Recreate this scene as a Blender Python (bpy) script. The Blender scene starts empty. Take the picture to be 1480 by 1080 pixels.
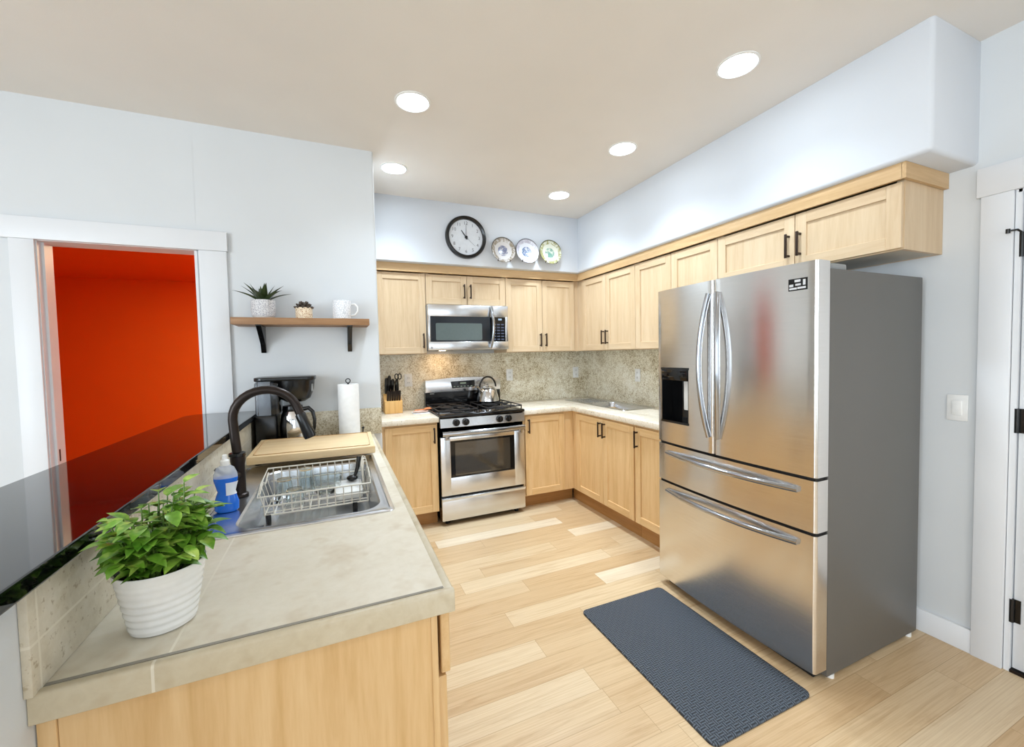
import bpy, bmesh, math, random
from mathutils import Matrix, Vector
random.seed(7)
PI = math.pi
scene = bpy.context.scene
COL = scene.collection

# ------------------------------------------------------------------ camera, light, exposure
cam_data = bpy.data.cameras.new('camera')
cam = bpy.data.objects.new('camera', cam_data)
COL.objects.link(cam)
R_ = Vector((0.91886387, -0.39400539, -0.02118809))
U_ = Vector((0.03531956, 0.02864859, 0.99896536))
F_ = Vector((0.39299073, 0.91866153, -0.04024025))
cam.matrix_world = Matrix(((R_.x, U_.x, -F_.x, -2.63290817),
                           (R_.y, U_.y, -F_.y, -3.94954315),
                           (R_.z, U_.z, -F_.z, 1.41451244),
                           (0, 0, 0, 1)))
cam_data.sensor_fit = 'HORIZONTAL'
cam_data.sensor_width = 36.0
cam_data.lens = 595.09 / 1480 * 36.0
cam_data.shift_x = 0.0002
cam_data.shift_y = -4.1 / 1480
cam_data.clip_start = 0.02
cam_data.clip_end = 100
scene.camera = cam

vs = scene.view_settings
vs.view_transform = 'Standard'
vs.look = 'None'
vs.gamma = 1.0
vs.use_curve_mapping = False
vs.exposure = 0.03

world = bpy.data.worlds.new('world')
scene.world = world
world.use_nodes = True
bg = world.node_tree.nodes['Background']
bg.inputs[0].default_value = (0.86, 0.93, 1.0, 1)
bg.inputs[1].default_value = 1.2


def area_light(name, loc, direction, sx, sy, watts, color):
    d = bpy.data.lights.new(name, 'AREA')
    d.shape = 'RECTANGLE'
    d.size, d.size_y = sx, sy
    d.energy = watts
    d.color = color
    o = bpy.data.objects.new(name, d)
    COL.objects.link(o)
    o.location = loc
    o.rotation_euler = Vector(direction).to_track_quat('-Z', 'Y').to_euler()
    return o


# daylight entering by the windows of the living area behind and beside the camera
DAY = (0.77, 0.89, 1.0)
area_light('daylight_rear_window', (-2.2, -7.62, 1.55), (0, 1, 0), 3.2, 1.9, 36, DAY)
area_light('daylight_rear_side_window', (-5.2, -7.62, 1.55), (0, 1, 0), 1.6, 1.9, 18, DAY)
area_light('daylight_left_window', (-6.62, -5.0, 1.55), (1, 0, 0), 3.0, 1.9, 185, DAY)
CAN_POWER = 36.0
CAN_SPOT = 62.0          # emission of the recessed lights
RED_LAMP = 98.0

# ------------------------------------------------------------------ helpers


class MB:
    """collects shapes into one mesh"""

    def __init__(self):
        self.bm = bmesh.new()
        self.mi = 0
        self.xf = Matrix.Identity(4)

    def _v(self, p):
        return self.bm.verts.new(self.xf @ Vector(p))

    def _f(self, vs_):
        try:
            f = self.bm.faces.new(vs_)
            f.material_index = self.mi
            return f
        except ValueError:
            return None

    def box(self, x0, x1, y0, y1, z0, z1, bev=0.0, seg=2):
        if x0 > x1: x0, x1 = x1, x0
        if y0 > y1: y0, y1 = y1, y0
        if z0 > z1: z0, z1 = z1, z0
        v = [self._v(p) for p in ((x0, y0, z0), (x1, y0, z0), (x1, y1, z0), (x0, y1, z0),
                                  (x0, y0, z1), (x1, y0, z1), (x1, y1, z1), (x0, y1, z1))]
        fs = [self._f([v[i] for i in q]) for q in ((0, 3, 2, 1), (4, 5, 6, 7), (0, 1, 5, 4), (1, 2, 6, 5), (2, 3, 7, 6), (3, 0, 4, 7))]
        if bev:
            es = {e for f in fs for e in f.edges}
            bmesh.ops.bevel(self.bm, geom=list(es), offset=bev, segments=seg, profile=0.5, affect='EDGES', clamp_overlap=True)
        return self

    def prism(self, poly, axis, a0, a1, bev=0.0, seg=2):
        """extrude a 2-D polygon along an axis; poly is given in the other two axes in order"""
        def P(u, w, a):
            return {'x': (a, u, w), 'y': (u, a, w), 'z': (u, w, a)}[axis]
        A = [self._v(P(u, w, a0)) for u, w in poly]
        B = [self._v(P(u, w, a1)) for u, w in poly]
        n = len(poly)
        fs = [self._f(A[::-1]), self._f(B)]
        for i in range(n):
            j = (i + 1) % n
            fs.append(self._f([A[i], A[j], B[j], B[i]]))
        fs = [f for f in fs if f]
        bmesh.ops.recalc_face_normals(self.bm, faces=fs)
        if bev:
            es = {e for f in fs for e in f.edges}
            bmesh.ops.bevel(self.bm, geom=list(es), offset=bev, segments=seg, profile=0.5, affect='EDGES', clamp_overlap=True)
        return self

    def loft(self, rings, cap0=False, cap1=False, closed=True):
        V = [[self._v(p) for p in r] for r in rings]
        fs = []
        n = len(rings[0])
        for a, b in zip(V[:-1], V[1:]):
            for i in range(n if closed else n - 1):
                j = (i + 1) % n
                fs.append(self._f([a[i], a[j], b[j], b[i]]))
        if cap0: fs.append(self._f(V[0][::-1]))
        if cap1: fs.append(self._f(V[-1]))
        fs = [f for f in fs if f]
        bmesh.ops.recalc_face_normals(self.bm, faces=fs)
        return self

    def lathe(self, prof, c=(0, 0, 0), n=36, sx=1.0, sy=1.0, axis='z', cap0=True, cap1=True):
        rings = []
        for r, h in prof:
            r = max(r, 0.0002)
            ring = []
            for i in range(n):
                a = 2 * PI * i / n
                u, w = r * math.cos(a) * sx, r * math.sin(a) * sy
                p = {'z': (u, w, h), 'y': (u, h, w), 'x': (h, u, w)}[axis]
                ring.append((c[0] + p[0], c[1] + p[1], c[2] + p[2]))
            rings.append(ring)
        return self.loft(rings, cap0, cap1)

    def cyl(self, c, r, h0, h1, axis='z', n=28, r2=None):
        return self.lathe([(r, h0), (r if r2 is None else r2, h1)], c, n, axis=axis)

    def tube(self, pts, r, n=8, closed=False, flat=1.0):
        pts = [Vector(p) for p in pts]
        m = len(pts)
        T = []
        for i in range(m):
            a = pts[(i - 1) % m] if (closed or i > 0) else pts[i]
            b = pts[(i + 1) % m] if (closed or i < m - 1) else pts[i]
            T.append((b - a).normalized())
        up = Vector((0, 0, 1)) if abs(T[0].z) < 0.9 else Vector((1, 0, 0))
        nrm = (up - T[0] * up.dot(T[0])).normalized()
        rings = []
        for i in range(m):
            nrm = (nrm - T[i] * nrm.dot(T[i])).normalized()
            bi = T[i].cross(nrm)
            ri = r[i] if isinstance(r, (list, tuple)) else r
            rings.append([pts[i] + nrm * (ri * math.cos(2 * PI * k / n)) + bi * (ri * flat * math.sin(2 * PI * k / n)) for k in range(n)])
        if closed:
            rings.append(rings[0])
            return self.loft(rings)
        return self.loft(rings, True, True)

    def ball(self, c, r, n=16, m=10):
        rx, ry, rz = r if isinstance(r, (tuple, list)) else (r, r, r)
        rings = []
        for j in range(m + 1):
            t = -PI / 2 + PI * j / m
            k = max(math.cos(t), 0.004)
            rings.append([(c[0] + rx * k * math.cos(2 * PI * i / n), c[1] + ry * k * math.sin(2 * PI * i / n), c[2] + rz * math.sin(t)) for i in range(n)])
        return self.loft(rings, True, True)

    def blade(self, base, direction, length, width, droop=0.3, up=(0, 0, 1), segs=5, fold=0.25, shape=0.75):
        """a leaf: strip with a mid rib, tapering at both ends"""
        d = Vector(direction).normalized()
        u = Vector(up)
        s = d.cross(u)
        if s.length < 1e-3: s = Vector((1, 0, 0))
        s.normalize()
        nrm = s.cross(d).normalized()
        p = Vector(base)
        rows = []
        for i in range(segs + 1):
            t = i / segs
            w = width * 0.5 * max(math.sin(PI * min(1, t ** shape)), 0.04 if i in (0, segs) else 0.1)
            dd = (d - nrm * (droop * t * 1.6)).normalized()
            if i: p = p + dd * (length / segs)
            nn = s.cross(dd).normalized()
            rows.append((p + s * w + nn * (w * fold), p.copy(), p - s * w + nn * (w * fold)))
        V = [[self._v(q) for q in r] for r in rows]
        for a, b in zip(V[:-1], V[1:]):
            self._f([a[0], a[1], b[1], b[0]])
            self._f([a[1], a[2], b[2], b[1]])
        return self

    def build(self, name, mats, parent=None, world=True, smooth=35):
        me = bpy.data.meshes.new(name)
        if parent is not None and world:
            off = parent.location.copy()
            for v in self.bm.verts: v.co -= off
        self.bm.to_mesh(me)
        self.bm.free()
        for m in (mats if isinstance(mats, (list, tuple)) else [mats]): me.materials.append(m)
        if smooth:
            for p in me.polygons: p.use_smooth = True
            me.set_sharp_from_angle(angle=math.radians(smooth))
        o = bpy.data.objects.new(name, me)
        COL.objects.link(o)
        if parent is not None: o.parent = parent
        return o


def thing(name, label, cat, loc=(0, 0, 0), rz=0.0, group=None):
    o = bpy.data.objects.new(name, None)
    o.empty_display_size = 0.05
    COL.objects.link(o)
    o.location = loc
    o.rotation_euler = (0, 0, rz)
    o['label'] = label
    o['category'] = cat
    if group: o['group'] = group
    return o


def tag(o, label, cat, group=None):
    o['label'] = label
    o['category'] = cat
    if group: o['group'] = group
    return o


def struct(o):
    o['kind'] = 'structure'
    return o


def sub(child, parent, world_parent_loc=True):
    """hang a part built in the thing's space under another part (both share the thing's origin)"""
    child.parent = parent
    return child


def rrect(x0, x1, y0, y1, r, z, n=6):
    pts = []
    for cx, cy, a0 in ((x1 - r, y1 - r, 0), (x0 + r, y1 - r, 90), (x0 + r, y0 + r, 180), (x1 - r, y0 + r, 270)):
        for k in range(n + 1):
            a = math.radians(a0 + 90 * k / n)
            pts.append((cx + r * math.cos(a), cy + r * math.sin(a), z))
    return pts


# ------------------------------------------------------------------ materials
def s2l(c):
    return tuple(((x / 255) / 12.92 if x / 255 <= 0.04045 else ((x / 255 + 0.055) / 1.055) ** 2.4) for x in c)


class NT:
    def __init__(self, name):
        self.m = bpy.data.materials.new(name)
        self.m.use_nodes = True
        self.t = self.m.node_tree
        self.b = self.t.nodes['Principled BSDF']

    def n(self, kind, **kw):
        o = self.t.nodes.new(kind)
        for k, v in kw.items():
            if k in ('operation', 'blend_type', 'data_type', 'noise_dimensions', 'feature', 'wave_type', 'bands_direction', 'direction_type', 'axis', 'white_dims', 'distance'):
                setattr(o, 'noise_dimensions' if k == 'white_dims' else k, v)
        return o

    def link(self, a, b):
        self.t.links.new(a, b)

    def coords(self, scale=(1, 1, 1), rand=0.0):
        tc = self.n('ShaderNodeTexCoord')
        mp = self.n('ShaderNodeMapping')
        mp.inputs['Scale'].default_value = scale
        self.link(tc.outputs['Object'], mp.inputs['Vector'])
        if rand:
            oi = self.n('ShaderNodeObjectInfo')
            ml = self.math('MULTIPLY', oi.outputs['Random'], rand)
            cx = self.n('ShaderNodeCombineXYZ')
            for i in range(3): self.link(ml, cx.inputs[i])
            self.link(cx.outputs[0], mp.inputs['Location'])
        return mp.outputs[0]

    def math(self, op, a, b=None, c=None):
        o = self.n('ShaderNodeMath', operation=op)
        for i, x in enumerate((a, b, c)):
            if x is None: continue
            if isinstance(x, (int, float)): o.inputs[i].default_value = x
            else: self.link(x, o.inputs[i])
        return o.outputs[0]

    def noise(self, vec, scale, detail=3, rough=0.55, dist=0.0):
        o = self.n('ShaderNodeTexNoise')
        o.inputs['Scale'].default_value = scale
        o.inputs['Detail'].default_value = detail
        o.inputs['Roughness'].default_value = rough
        o.inputs['Distortion'].default_value = dist
        self.link(vec, o.inputs['Vector'])
        return o.outputs[0]

    def ramp(self, fac, stops):
        o = self.n('ShaderNodeValToRGB')
        el = o.color_ramp.elements
        while len(el) < len(stops): el.new(0.5)
        for e, (p, c) in zip(el, stops):
            e.position = p
            e.color = (*s2l(c), 1) if len(c) == 3 else c
        self.link(fac, o.inputs[0])
        return o.outputs[0]

    def mix(self, fac, a, b, blend='MIX'):
        o = self.n('ShaderNodeMix', data_type='RGBA', blend_type=blend)
        for sock, x in ((o.inputs[0], fac), (o.inputs[6], a), (o.inputs[7], b)):
            if isinstance(x, (int, float)): sock.default_value = x
            elif isinstance(x, tuple): sock.default_value = (*s2l(x), 1)
            else: self.link(x, sock)
        return o.outputs[2]

    def bump(self, h, strength=0.2, dist=0.01):
        o = self.n('ShaderNodeBump')
        o.inputs['Strength'].default_value = strength
        o.inputs['Distance'].default_value = dist
        self.link(h, o.inputs['Height'])
        self.link(o.outputs[0], self.b.inputs['Normal'])

    def set(self, **kw):
        names = {'color': 'Base Color', 'rough': 'Roughness', 'metal': 'Metallic', 'ior': 'IOR', 'trans': 'Transmission Weight', 'coat': 'Coat Weight',
                 'spec': 'Specular IOR Level', 'aniso': 'Anisotropic', 'alpha': 'Alpha', 'sss': 'Subsurface Weight'}
        for k, v in kw.items():
            i = self.b.inputs[names[k]]
            if hasattr(v, 'links') or hasattr(v, 'is_output'): self.link(v, i)
            elif isinstance(v, tuple): i.default_value = (*s2l(v), 1)
            else: i.default_value = v
        return self.m


def plain(name, c, rough=0.5, metal=0.0, speck=0.0, **kw):
    t = NT(name)
    v = t.coords((1, 1, 1))
    f = t.noise(v, 40 if not speck else speck, 2)
    a = tuple(max(0, x * 0.985) for x in c)
    b = tuple(min(255, x * 1.012 + 0.5) for x in c)
    col = t.ramp(f, [(0.3, a), (0.7, b)])
    return t.set(color=col, rough=rough, metal=metal, **kw)


def paint(name, c, rough=0.6, bump=0.04):
    t = NT(name)
    v = t.coords((1, 1, 1))
    f = t.noise(v, 2.0, 2)
    col = t.ramp(f, [(0.3, tuple(x * 0.99 for x in c)), (0.7, tuple(min(255, x * 1.01) for x in c))])
    t.bump(t.noise(v, 220, 2), bump, 0.004)
    return t.set(color=col, rough=rough)


def wood(name, cols, axis='z', rough=0.42, k=1.0):
    t = NT(name)
    sc = {'z': (9, 9, 0.7), 'x': (0.7, 9, 9), 'y': (9, 0.7, 9)}[axis]
    v = t.coords(tuple(s * k for s in sc), rand=37.0)
    f = t.noise(v, 1.6, 5, 0.6, 1.2)
    v2 = t.coords(tuple(s * k * 9 for s in sc), rand=11.0)
    f2 = t.noise(v2, 1.5, 3, 0.6)
    g = t.math('ADD', t.math('MULTIPLY', f, 0.72), t.math('MULTIPLY', f2, 0.28))
    col = t.ramp(g, [(0.30, cols[0]), (0.5, cols[1]), (0.72, cols[2])])
    t.bump(f2, 0.05, 0.002)
    return t.set(color=col, rough=rough)


M = {}
M['wall'] = paint('wall_paint', (214, 217, 219))
M['soffit'] = paint('soffit_blue_cast', (215, 219, 225))  # wall paint with the blue cast of the light mixed into its colour
M['ceiling'] = paint('ceiling_paint', (232, 227, 221), 0.8, 0.10)
M['red'] = paint('red_paint', (230, 106, 2), 0.8)
M['trim'] = paint('trim_paint', (226, 228, 231), 0.4, 0.0)
MAPLE = ((199, 170, 133), (211, 185, 150), (220, 197, 165))
MAPLE_B = ((212, 171, 115), (226, 189, 137), (236, 204, 156))
M['maple'] = wood('pale_maple', MAPLE, 'z')
M['maple_h'] = wood('pale_maple_crosswise', MAPLE, 'x')
M['maple_y'] = wood('pale_maple_lengthwise', MAPLE, 'y')
M['crown'] = wood('crown_maple', ((186, 150, 104), (203, 168, 122), (216, 184, 140)), 'x')
M['crown_y'] = wood('crown_maple_lengthwise', ((186, 150, 104), (203, 168, 122), (216, 184, 140)), 'y')
M['mapleb'] = wood('honey_maple', MAPLE_B, 'z')
M['mapleb_h'] = wood('honey_maple_crosswise', MAPLE_B, 'x')
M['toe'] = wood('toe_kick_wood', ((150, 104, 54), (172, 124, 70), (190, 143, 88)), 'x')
M['cab_inside'] = plain('cabinet_underside', (196, 190, 178), 0.6)
M['shelfwood'] = wood('walnut_shelf_wood', ((126, 90, 56), (150, 110, 72), (172, 132, 92)), 'x', 0.5)
M['board'] = wood('cutting_board_wood', ((214, 182, 132), (228, 199, 154), (238, 214, 172)), 'x', 0.5)
M['block'] = wood('knife_block_wood', ((206, 152, 82), (222, 174, 106), (234, 192, 128)), 'z', 0.45)
M['spoonwood'] = wood('spoon_wood', ((206, 122, 70), (222, 142, 90), (234, 160, 110)), 'x', 0.5, 3)
M['bronze'] = plain('oil_rubbed_bronze', (46, 38, 34), 0.35, 0.7)
M['handle'] = plain('dark_bronze_pull', (62, 50, 44), 0.35, 0.8)
M['black'] = plain('black_plastic', (9, 9, 10), 0.24)
M['blackgloss'] = plain('black_gloss_enamel', (10, 10, 12), 0.08)
M['blackmatte'] = plain('black_rubber', (14, 14, 14), 0.7)
M['iron'] = plain('cast_iron', (34, 32, 32), 0.5)
M['white'] = plain('white_plastic', (236, 236, 234), 0.35)
M['ceramic'] = plain('white_ceramic', (238, 238, 236), 0.22)
M['paper'] = plain('paper_towel', (243, 243, 242), 0.9)
M['gasket'] = plain('dark_gasket', (26, 25, 24), 0.6)
M['fridgeside'] = plain('grey_fridge_side', (99, 97, 93), 0.42, 0.0, speck=900)
M['chrome'] = plain('polished_chrome', (214, 214, 216), 0.09, 1.0)
M['greyplastic'] = plain('grey_plastic', (150, 152, 152), 0.5)
M['wirecream'] = plain('cream_coated_wire', (226, 220, 206), 0.35)
M['soil'] = plain('dark_soil', (38, 28, 20), 0.9)
M['agave'] = plain('agave_leaf', (52, 66, 34), 0.4)
M['succ'] = plain('dark_succulent', (74, 62, 52), 0.5)
M['stem'] = plain('green_stem', (92, 122, 48), 0.5)
M['bluesoap'] = plain('blue_dish_soap', (20, 110, 225), 0.12)
M['label'] = plain('white_label', (232, 238, 246), 0.4)
M['pink'] = plain('pale_pink_ceramic', (232, 204, 190), 0.3)
M['print'] = plain('white_print', (220, 222, 226), 0.4)
M['cloth'] = plain('white_cloth', (232, 232, 232), 0.9)
M['platewhite'] = plain('glazed_plate', (232, 232, 228), 0.2)


def leafy():
    t = NT('green_leaf')
    v = t.coords((1, 1, 1))
    f = t.noise(v, 28, 3, 0.6)
    col = t.ramp(f, [(0.30, (62, 112, 26)), (0.5, (112, 162, 50)), (0.68, (178, 206, 98))])
    t.b.inputs['Subsurface Weight'].default_value = 0.0
    return t.set(color=col, rough=0.32)


M['leaf'] = leafy()


def stainless(name, c, rough=0.24, aniso=0.6, scale=(3, 3, 220)):
    t = NT(name)
    v = t.coords(scale)
    f = t.noise(v, 3.0, 3, 0.6)
    col = t.ramp(f, [(0.3, tuple(x * 0.97 for x in c)), (0.7, tuple(min(255, x * 1.02) for x in c))])
    tg = t.n('ShaderNodeTangent', direction_type='RADIAL', axis='Z')
    t.link(tg.outputs[0], t.b.inputs['Tangent'])
    t.b.inputs['Anisotropic Rotation'].default_value = 0.25
    r = t.math('ADD', t.math('MULTIPLY', f, 0.08), rough - 0.04)
    return t.set(color=col, rough=r, metal=1.0, aniso=aniso)


M['steel'] = stainless('brushed_stainless', (218, 219, 221))
M['steel_door'] = stainless('fridge_stainless', (226, 223, 219), 0.20, 0.75)
M['steel_bar'] = stainless('polished_bar_steel', (176, 178, 182), 0.14, 0.0)
M['sinksteel'] = plain('sink_stainless', (214, 216, 220), 0.26, 1.0)


def glass(name, c=(245, 250, 250), rough=0.02, alpha=None):
    t = NT(name)
    v = t.coords((1, 1, 1))
    col = t.ramp(t.noise(v, 5, 1), [(0.3, tuple(x * 0.99 for x in c)), (0.7, c)])
    return t.set(color=col, rough=rough, trans=1.0, ior=1.45)


M['glass'] = glass('clear_glass')
M['tank'] = glass('smoked_clear_tank', (200, 204, 210), 0.08)
M['clearplastic'] = plain('clear_bottle_plastic', (226, 234, 242), 0.08, alpha=0.45)


def ovenglass(name, c):
    return plain(name, c, 0.05)


M['ovenglass'] = ovenglass('dark_oven_glass', (24, 22, 20))
M['mwglass'] = ovenglass('microwave_glass', (30, 33, 38))
M['mwscreen'] = plain('microwave_screen_mesh', (88, 98, 96), 0.14)


def emit(name, c, strength):
    t = NT(name)
    e = t.n('ShaderNodeEmission')
    e.inputs[0].default_value = (*c, 1)
    e.inputs[1].default_value = strength
    t.link(e.outputs[0], t.t.nodes['Material Output'].inputs[0])
    return t.m


M['bulb'] = emit('led_lens', (0.78, 0.90, 1.0), CAN_POWER)
M['bulb_soft'] = emit('led_lens_soft', (0.84, 0.92, 1.0), CAN_POWER * 0.4)
M['bulb_warm'] = emit('warm_lens', (1.0, 0.80, 0.50), RED_LAMP)
M['hoodbulb'] = emit('hood_lamp_lens', (1.0, 0.62, 0.28), 90.0)


def floor_mat():
    t = NT('maple_plank_floor')
    tc = t.n('ShaderNodeTexCoord')
    sp = t.n('ShaderNodeSeparateXYZ')
    t.link(tc.outputs['Object'], sp.inputs[0])
    H, L = 0.1285, 1.05
    yy = t.math('DIVIDE', t.math('ADD', sp.outputs[1], 2.932 + H * 60), H)
    row = t.math('FLOOR', yy)
    wn = t.n('ShaderNodeTexWhiteNoise', white_dims='1D')
    t.link(row, wn.inputs['W'])
    xx = t.math('DIVIDE', t.math('ADD', t.math('ADD', sp.outputs[0], 40.0), t.math('MULTIPLY', wn.outputs[0], 5.0)), L)
    ix = t.math('FLOOR', xx)
    cid = t.n('ShaderNodeCombineXYZ')
    t.link(ix, cid.inputs[0]); t.link(row, cid.inputs[1])
    w2 = t.n('ShaderNodeTexWhiteNoise', white_dims='2D')
    t.link(cid.outputs[0], w2.inputs['Vector'])
    pid = w2.outputs[0]
    # grain, shifted per plank
    gx = t.math('ADD', t.math('MULTIPLY', sp.outputs[0], 1.3), t.math('MULTIPLY', pid, 31.0))
    gy = t.math('ADD', t.math('MULTIPLY', sp.outputs[1], 17.0), t.math('MULTIPLY', pid, 57.0))
    cv = t.n('ShaderNodeCombineXYZ')
    t.link(gx, cv.inputs[0]); t.link(gy, cv.inputs[1])
    g1 = t.noise(cv.outputs[0], 1.2, 5, 0.62, 1.6)
    gy2 = t.math('MULTIPLY', gy, 7.0)
    cv2 = t.n('ShaderNodeCombineXYZ')
    t.link(gx, cv2.inputs[0]); t.link(gy2, cv2.inputs[1])
    g2 = t.noise(cv2.outputs[0], 1.6, 3, 0.6, 0.4)
    base = t.ramp(pid, [(0.0, (206, 176, 136)), (0.3, (214, 187, 149)), (0.6, (219, 195, 159)), (0.88, (224, 203, 170)), (1.0, (232, 217, 192))])
    grain = t.ramp(g1, [(0.28, (206, 184, 156)), (0.47, (244, 240, 234)), (0.72, (255, 255, 255))])
    col = t.mix(0.5, base, grain, 'MULTIPLY')
    fine = t.ramp(g2, [(0.3, (222, 210, 196)), (0.6, (255, 255, 255))])
    col = t.mix(0.5, col, fine, 'MULTIPLY')
    fy = t.math('FRACT', yy)
    fx = t.math('FRACT', xx)
    jy = t.math('LESS_THAN', t.math('MINIMUM', fy, t.math('SUBTRACT', 1.0, fy)), 0.0085)
    jx = t.math('LESS_THAN', t.math('MINIMUM', fx, t.math('SUBTRACT', 1.0, fx)), 0.0011)
    j = t.math('MAXIMUM', jy, jx)
    col = t.mix(t.math('MULTIPLY', j, 0.55), col, (150, 116, 74))
    t.bump(t.math('SUBTRACT', t.math('MULTIPLY', g2, 0.15), j), 0.15, 0.001)
    return t.set(color=col, rough=0.33)


M['floor'] = floor_mat()


def stone(name, cols, speck=None, rough=0.35, scale=2.2, grout=None, dirt=0.0):
    t = NT(name)
    v = t.coords((1, 1, 1))
    f = t.noise(v, scale, 7, 0.62, 1.3)
    f2 = t.noise(v, scale * 14, 4, 0.65, 0.4)
    g = t.math('ADD', t.math('MULTIPLY', f, 0.65), t.math('MULTIPLY', f2, 0.35))
    n = len(cols)
    col = t.ramp(g, [(0.33 + 0.34 * i / (n - 1), c) for i, c in enumerate(cols)])
    if speck:
        f3 = t.noise(v, speck[1], 3, 0.7)
        col = t.mix(t.ramp(f3, [(speck[2], (255, 255, 255)), (speck[2] + (speck[3] if len(speck) > 3 else 0.08), (0, 0, 0))]), col, speck[0])
    if grout:
        tc = t.n('ShaderNodeTexCoord')
        sp = t.n('ShaderNodeSeparateXYZ')
        t.link(tc.outputs['Object'], sp.inputs[0])
        acc = None
        for ax, pos in grout:
            d = t.math('LESS_THAN', t.math('ABSOLUTE', t.math('SUBTRACT', sp.outputs[ax], pos)), 0.0022)
            acc = d if acc is None else t.math('MAXIMUM', acc, d)
        col = t.mix(t.math('MULTIPLY', acc, 0.8), col, (232, 225, 208))
    if rough > 0.1: t.bump(f2, 0.05, 0.002)
    return t.set(color=col, rough=rough)


M['counter'] = stone('beige_stone_tile', ((212, 201, 180), (222, 214, 196), (230, 223, 208)), ((198, 182, 155), 8, 0.22, 0.26), 0.36, 2.6, [(0, -2.912)])
M['counterk'] = stone('beige_speckled_counter', ((212, 196, 168), (230, 218, 198), (240, 232, 218)), ((170, 150, 122), 60, 0.33), 0.32, 6)
M['edge'] = stone('beige_stone_edge', ((196, 182, 154), (206, 194, 168), (216, 206, 184)), ((180, 160, 126), 9, 0.22, 0.26), 0.34, 3.0, [(0, -2.927)])
def mottled(name, cols, rough=0.3, sc=9.0):
    t = NT(name)
    v = t.coords((1, 1, 1))
    f1 = t.noise(v, sc * 0.4, 4, 0.6, 0.8)
    f2 = t.noise(v, sc * 3.2, 6, 0.72, 0.5)
    f3 = t.noise(v, sc * 11, 3, 0.7)
    g = t.math('ADD', t.math('ADD', t.math('MULTIPLY', f1, 0.24), t.math('MULTIPLY', f2, 0.30)), t.math('MULTIPLY', f3, 0.46))
    n = len(cols)
    col = t.ramp(g, [(0.39 + 0.20 * i / (n - 1), c) for i, c in enumerate(cols)])
    return t.set(color=col, rough=rough)


M['splash'] = mottled('speckled_olive_granite', ((128, 106, 70), (198, 184, 152), (230, 222, 200), (244, 240, 226)))
M['splashw'] = mottled('tan_granite_tile', ((132, 114, 84), (180, 166, 138), (206, 196, 172), (220, 212, 192)), 0.35)
M['travertine'] = stone('pale_travertine_tile', ((198, 187, 164), (216, 207, 187), (228, 221, 206)), ((182, 168, 142), 60, 0.34), 0.42, 3,
                        [(2, 0.992)] + [(1, -3.095 + 0.33 * i) for i in range(7)])
M['granite'] = stone('black_granite', ((8, 8, 9), (13, 13, 14), (20, 19, 19)), ((52, 48, 40), 90, 0.30), 0.04, 5)
M['granite'].node_tree.nodes['Principled BSDF'].inputs['IOR'].default_value = 1.6


def mat_weave():
    t = NT('slate_mat_weave')
    tc = t.n('ShaderNodeTexCoord')
    mp = t.n('ShaderNodeMapping')
    mp.inputs['Scale'].default_value = (48, 48, 48)
    t.link(tc.outputs['Object'], mp.inputs[0])
    ck = t.n('ShaderNodeTexChecker')
    ck.inputs['Scale'].default_value = 1.0
    t.link(mp.outputs[0], ck.inputs[0])
    sp = t.n('ShaderNodeSeparateXYZ')
    t.link(mp.outputs[0], sp.inputs[0])
    s1 = t.math('ABSOLUTE', t.math('SINE', t.math('MULTIPLY', sp.outputs[0], PI * 2)))
    s2 = t.math('ABSOLUTE', t.math('SINE', t.math('MULTIPLY', sp.outputs[1], PI * 2)))
    mx = t.n('ShaderNodeMix', data_type='FLOAT')
    t.link(ck.outputs[1], mx.inputs[0]); t.link(s1, mx.inputs[2]); t.link(s2, mx.inputs[3])
    col = t.ramp(mx.outputs[0], [(0.15, (20, 24, 30)), (0.6, (50, 57, 66)), (1.0, (86, 95, 106))])
    t.bump(mx.outputs[0], 0.6, 0.003)
    return t.set(color=col, rough=0.6)


M['mat'] = mat_weave()


def patterned(name, base, ink, scale, thr=0.09):
    t = NT(name)
    v = t.coords((1, 1, 1))
    vo = t.n('ShaderNodeTexVoronoi', feature='DISTANCE_TO_EDGE')
    vo.inputs['Scale'].default_value = scale
    t.link(v, vo.inputs['Vector'])
    col = t.ramp(vo.outputs[0], [(thr, ink), (thr + 0.06, base)])
    t.bump(vo.outputs[0], 0.3, 0.002)
    return t.set(color=col, rough=0.5)


M['potgrey'] = patterned('grey_white_pot_pattern', (150, 148, 156), (216, 214, 214), 130, 0.15)
M['pottan'] = patterned('woven_tan_pot', (170, 126, 90), (232, 214, 186), 110, 0.17)
M['mugpat'] = patterned('white_mug_pattern', (238, 238, 240), (206, 208, 212), 85, 0.06)


def plate_mat(name, rim, centre, ground):
    t = NT(name)
    tc = t.n('ShaderNodeTexCoord')
    sp = t.n('ShaderNodeSeparateXYZ')
    t.link(tc.outputs['Object'], sp.inputs[0])
    r = t.math('SQRT', t.math('ADD', t.math('POWER', sp.outputs[0], 2), t.math('POWER', sp.outputs[2], 2)))
    v = t.coords((1, 1, 1), rand=9)
    nz = t.noise(v, 34, 4, 0.65, 0.8)
    deco = t.ramp(nz, [(0.46, rim), (0.62, ground)])
    deco2 = t.ramp(nz, [(0.46, centre), (0.64, ground)])
    inner = t.math('LESS_THAN', r, 0.048)
    band = t.math('GREATER_THAN', r, 0.082)
    col = t.mix(band, ground, deco)
    col = t.mix(inner, col, deco2)
    edge = t.math('GREATER_THAN', r, 0.112)
    col = t.mix(edge, col, tuple(x * 0.6 for x in rim))
    return t.set(color=col, rough=0.22)


# ------------------------------------------------------------------ the setting
CEIL = 2.7323
YL = -1.127
XE = -2.3646

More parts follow.
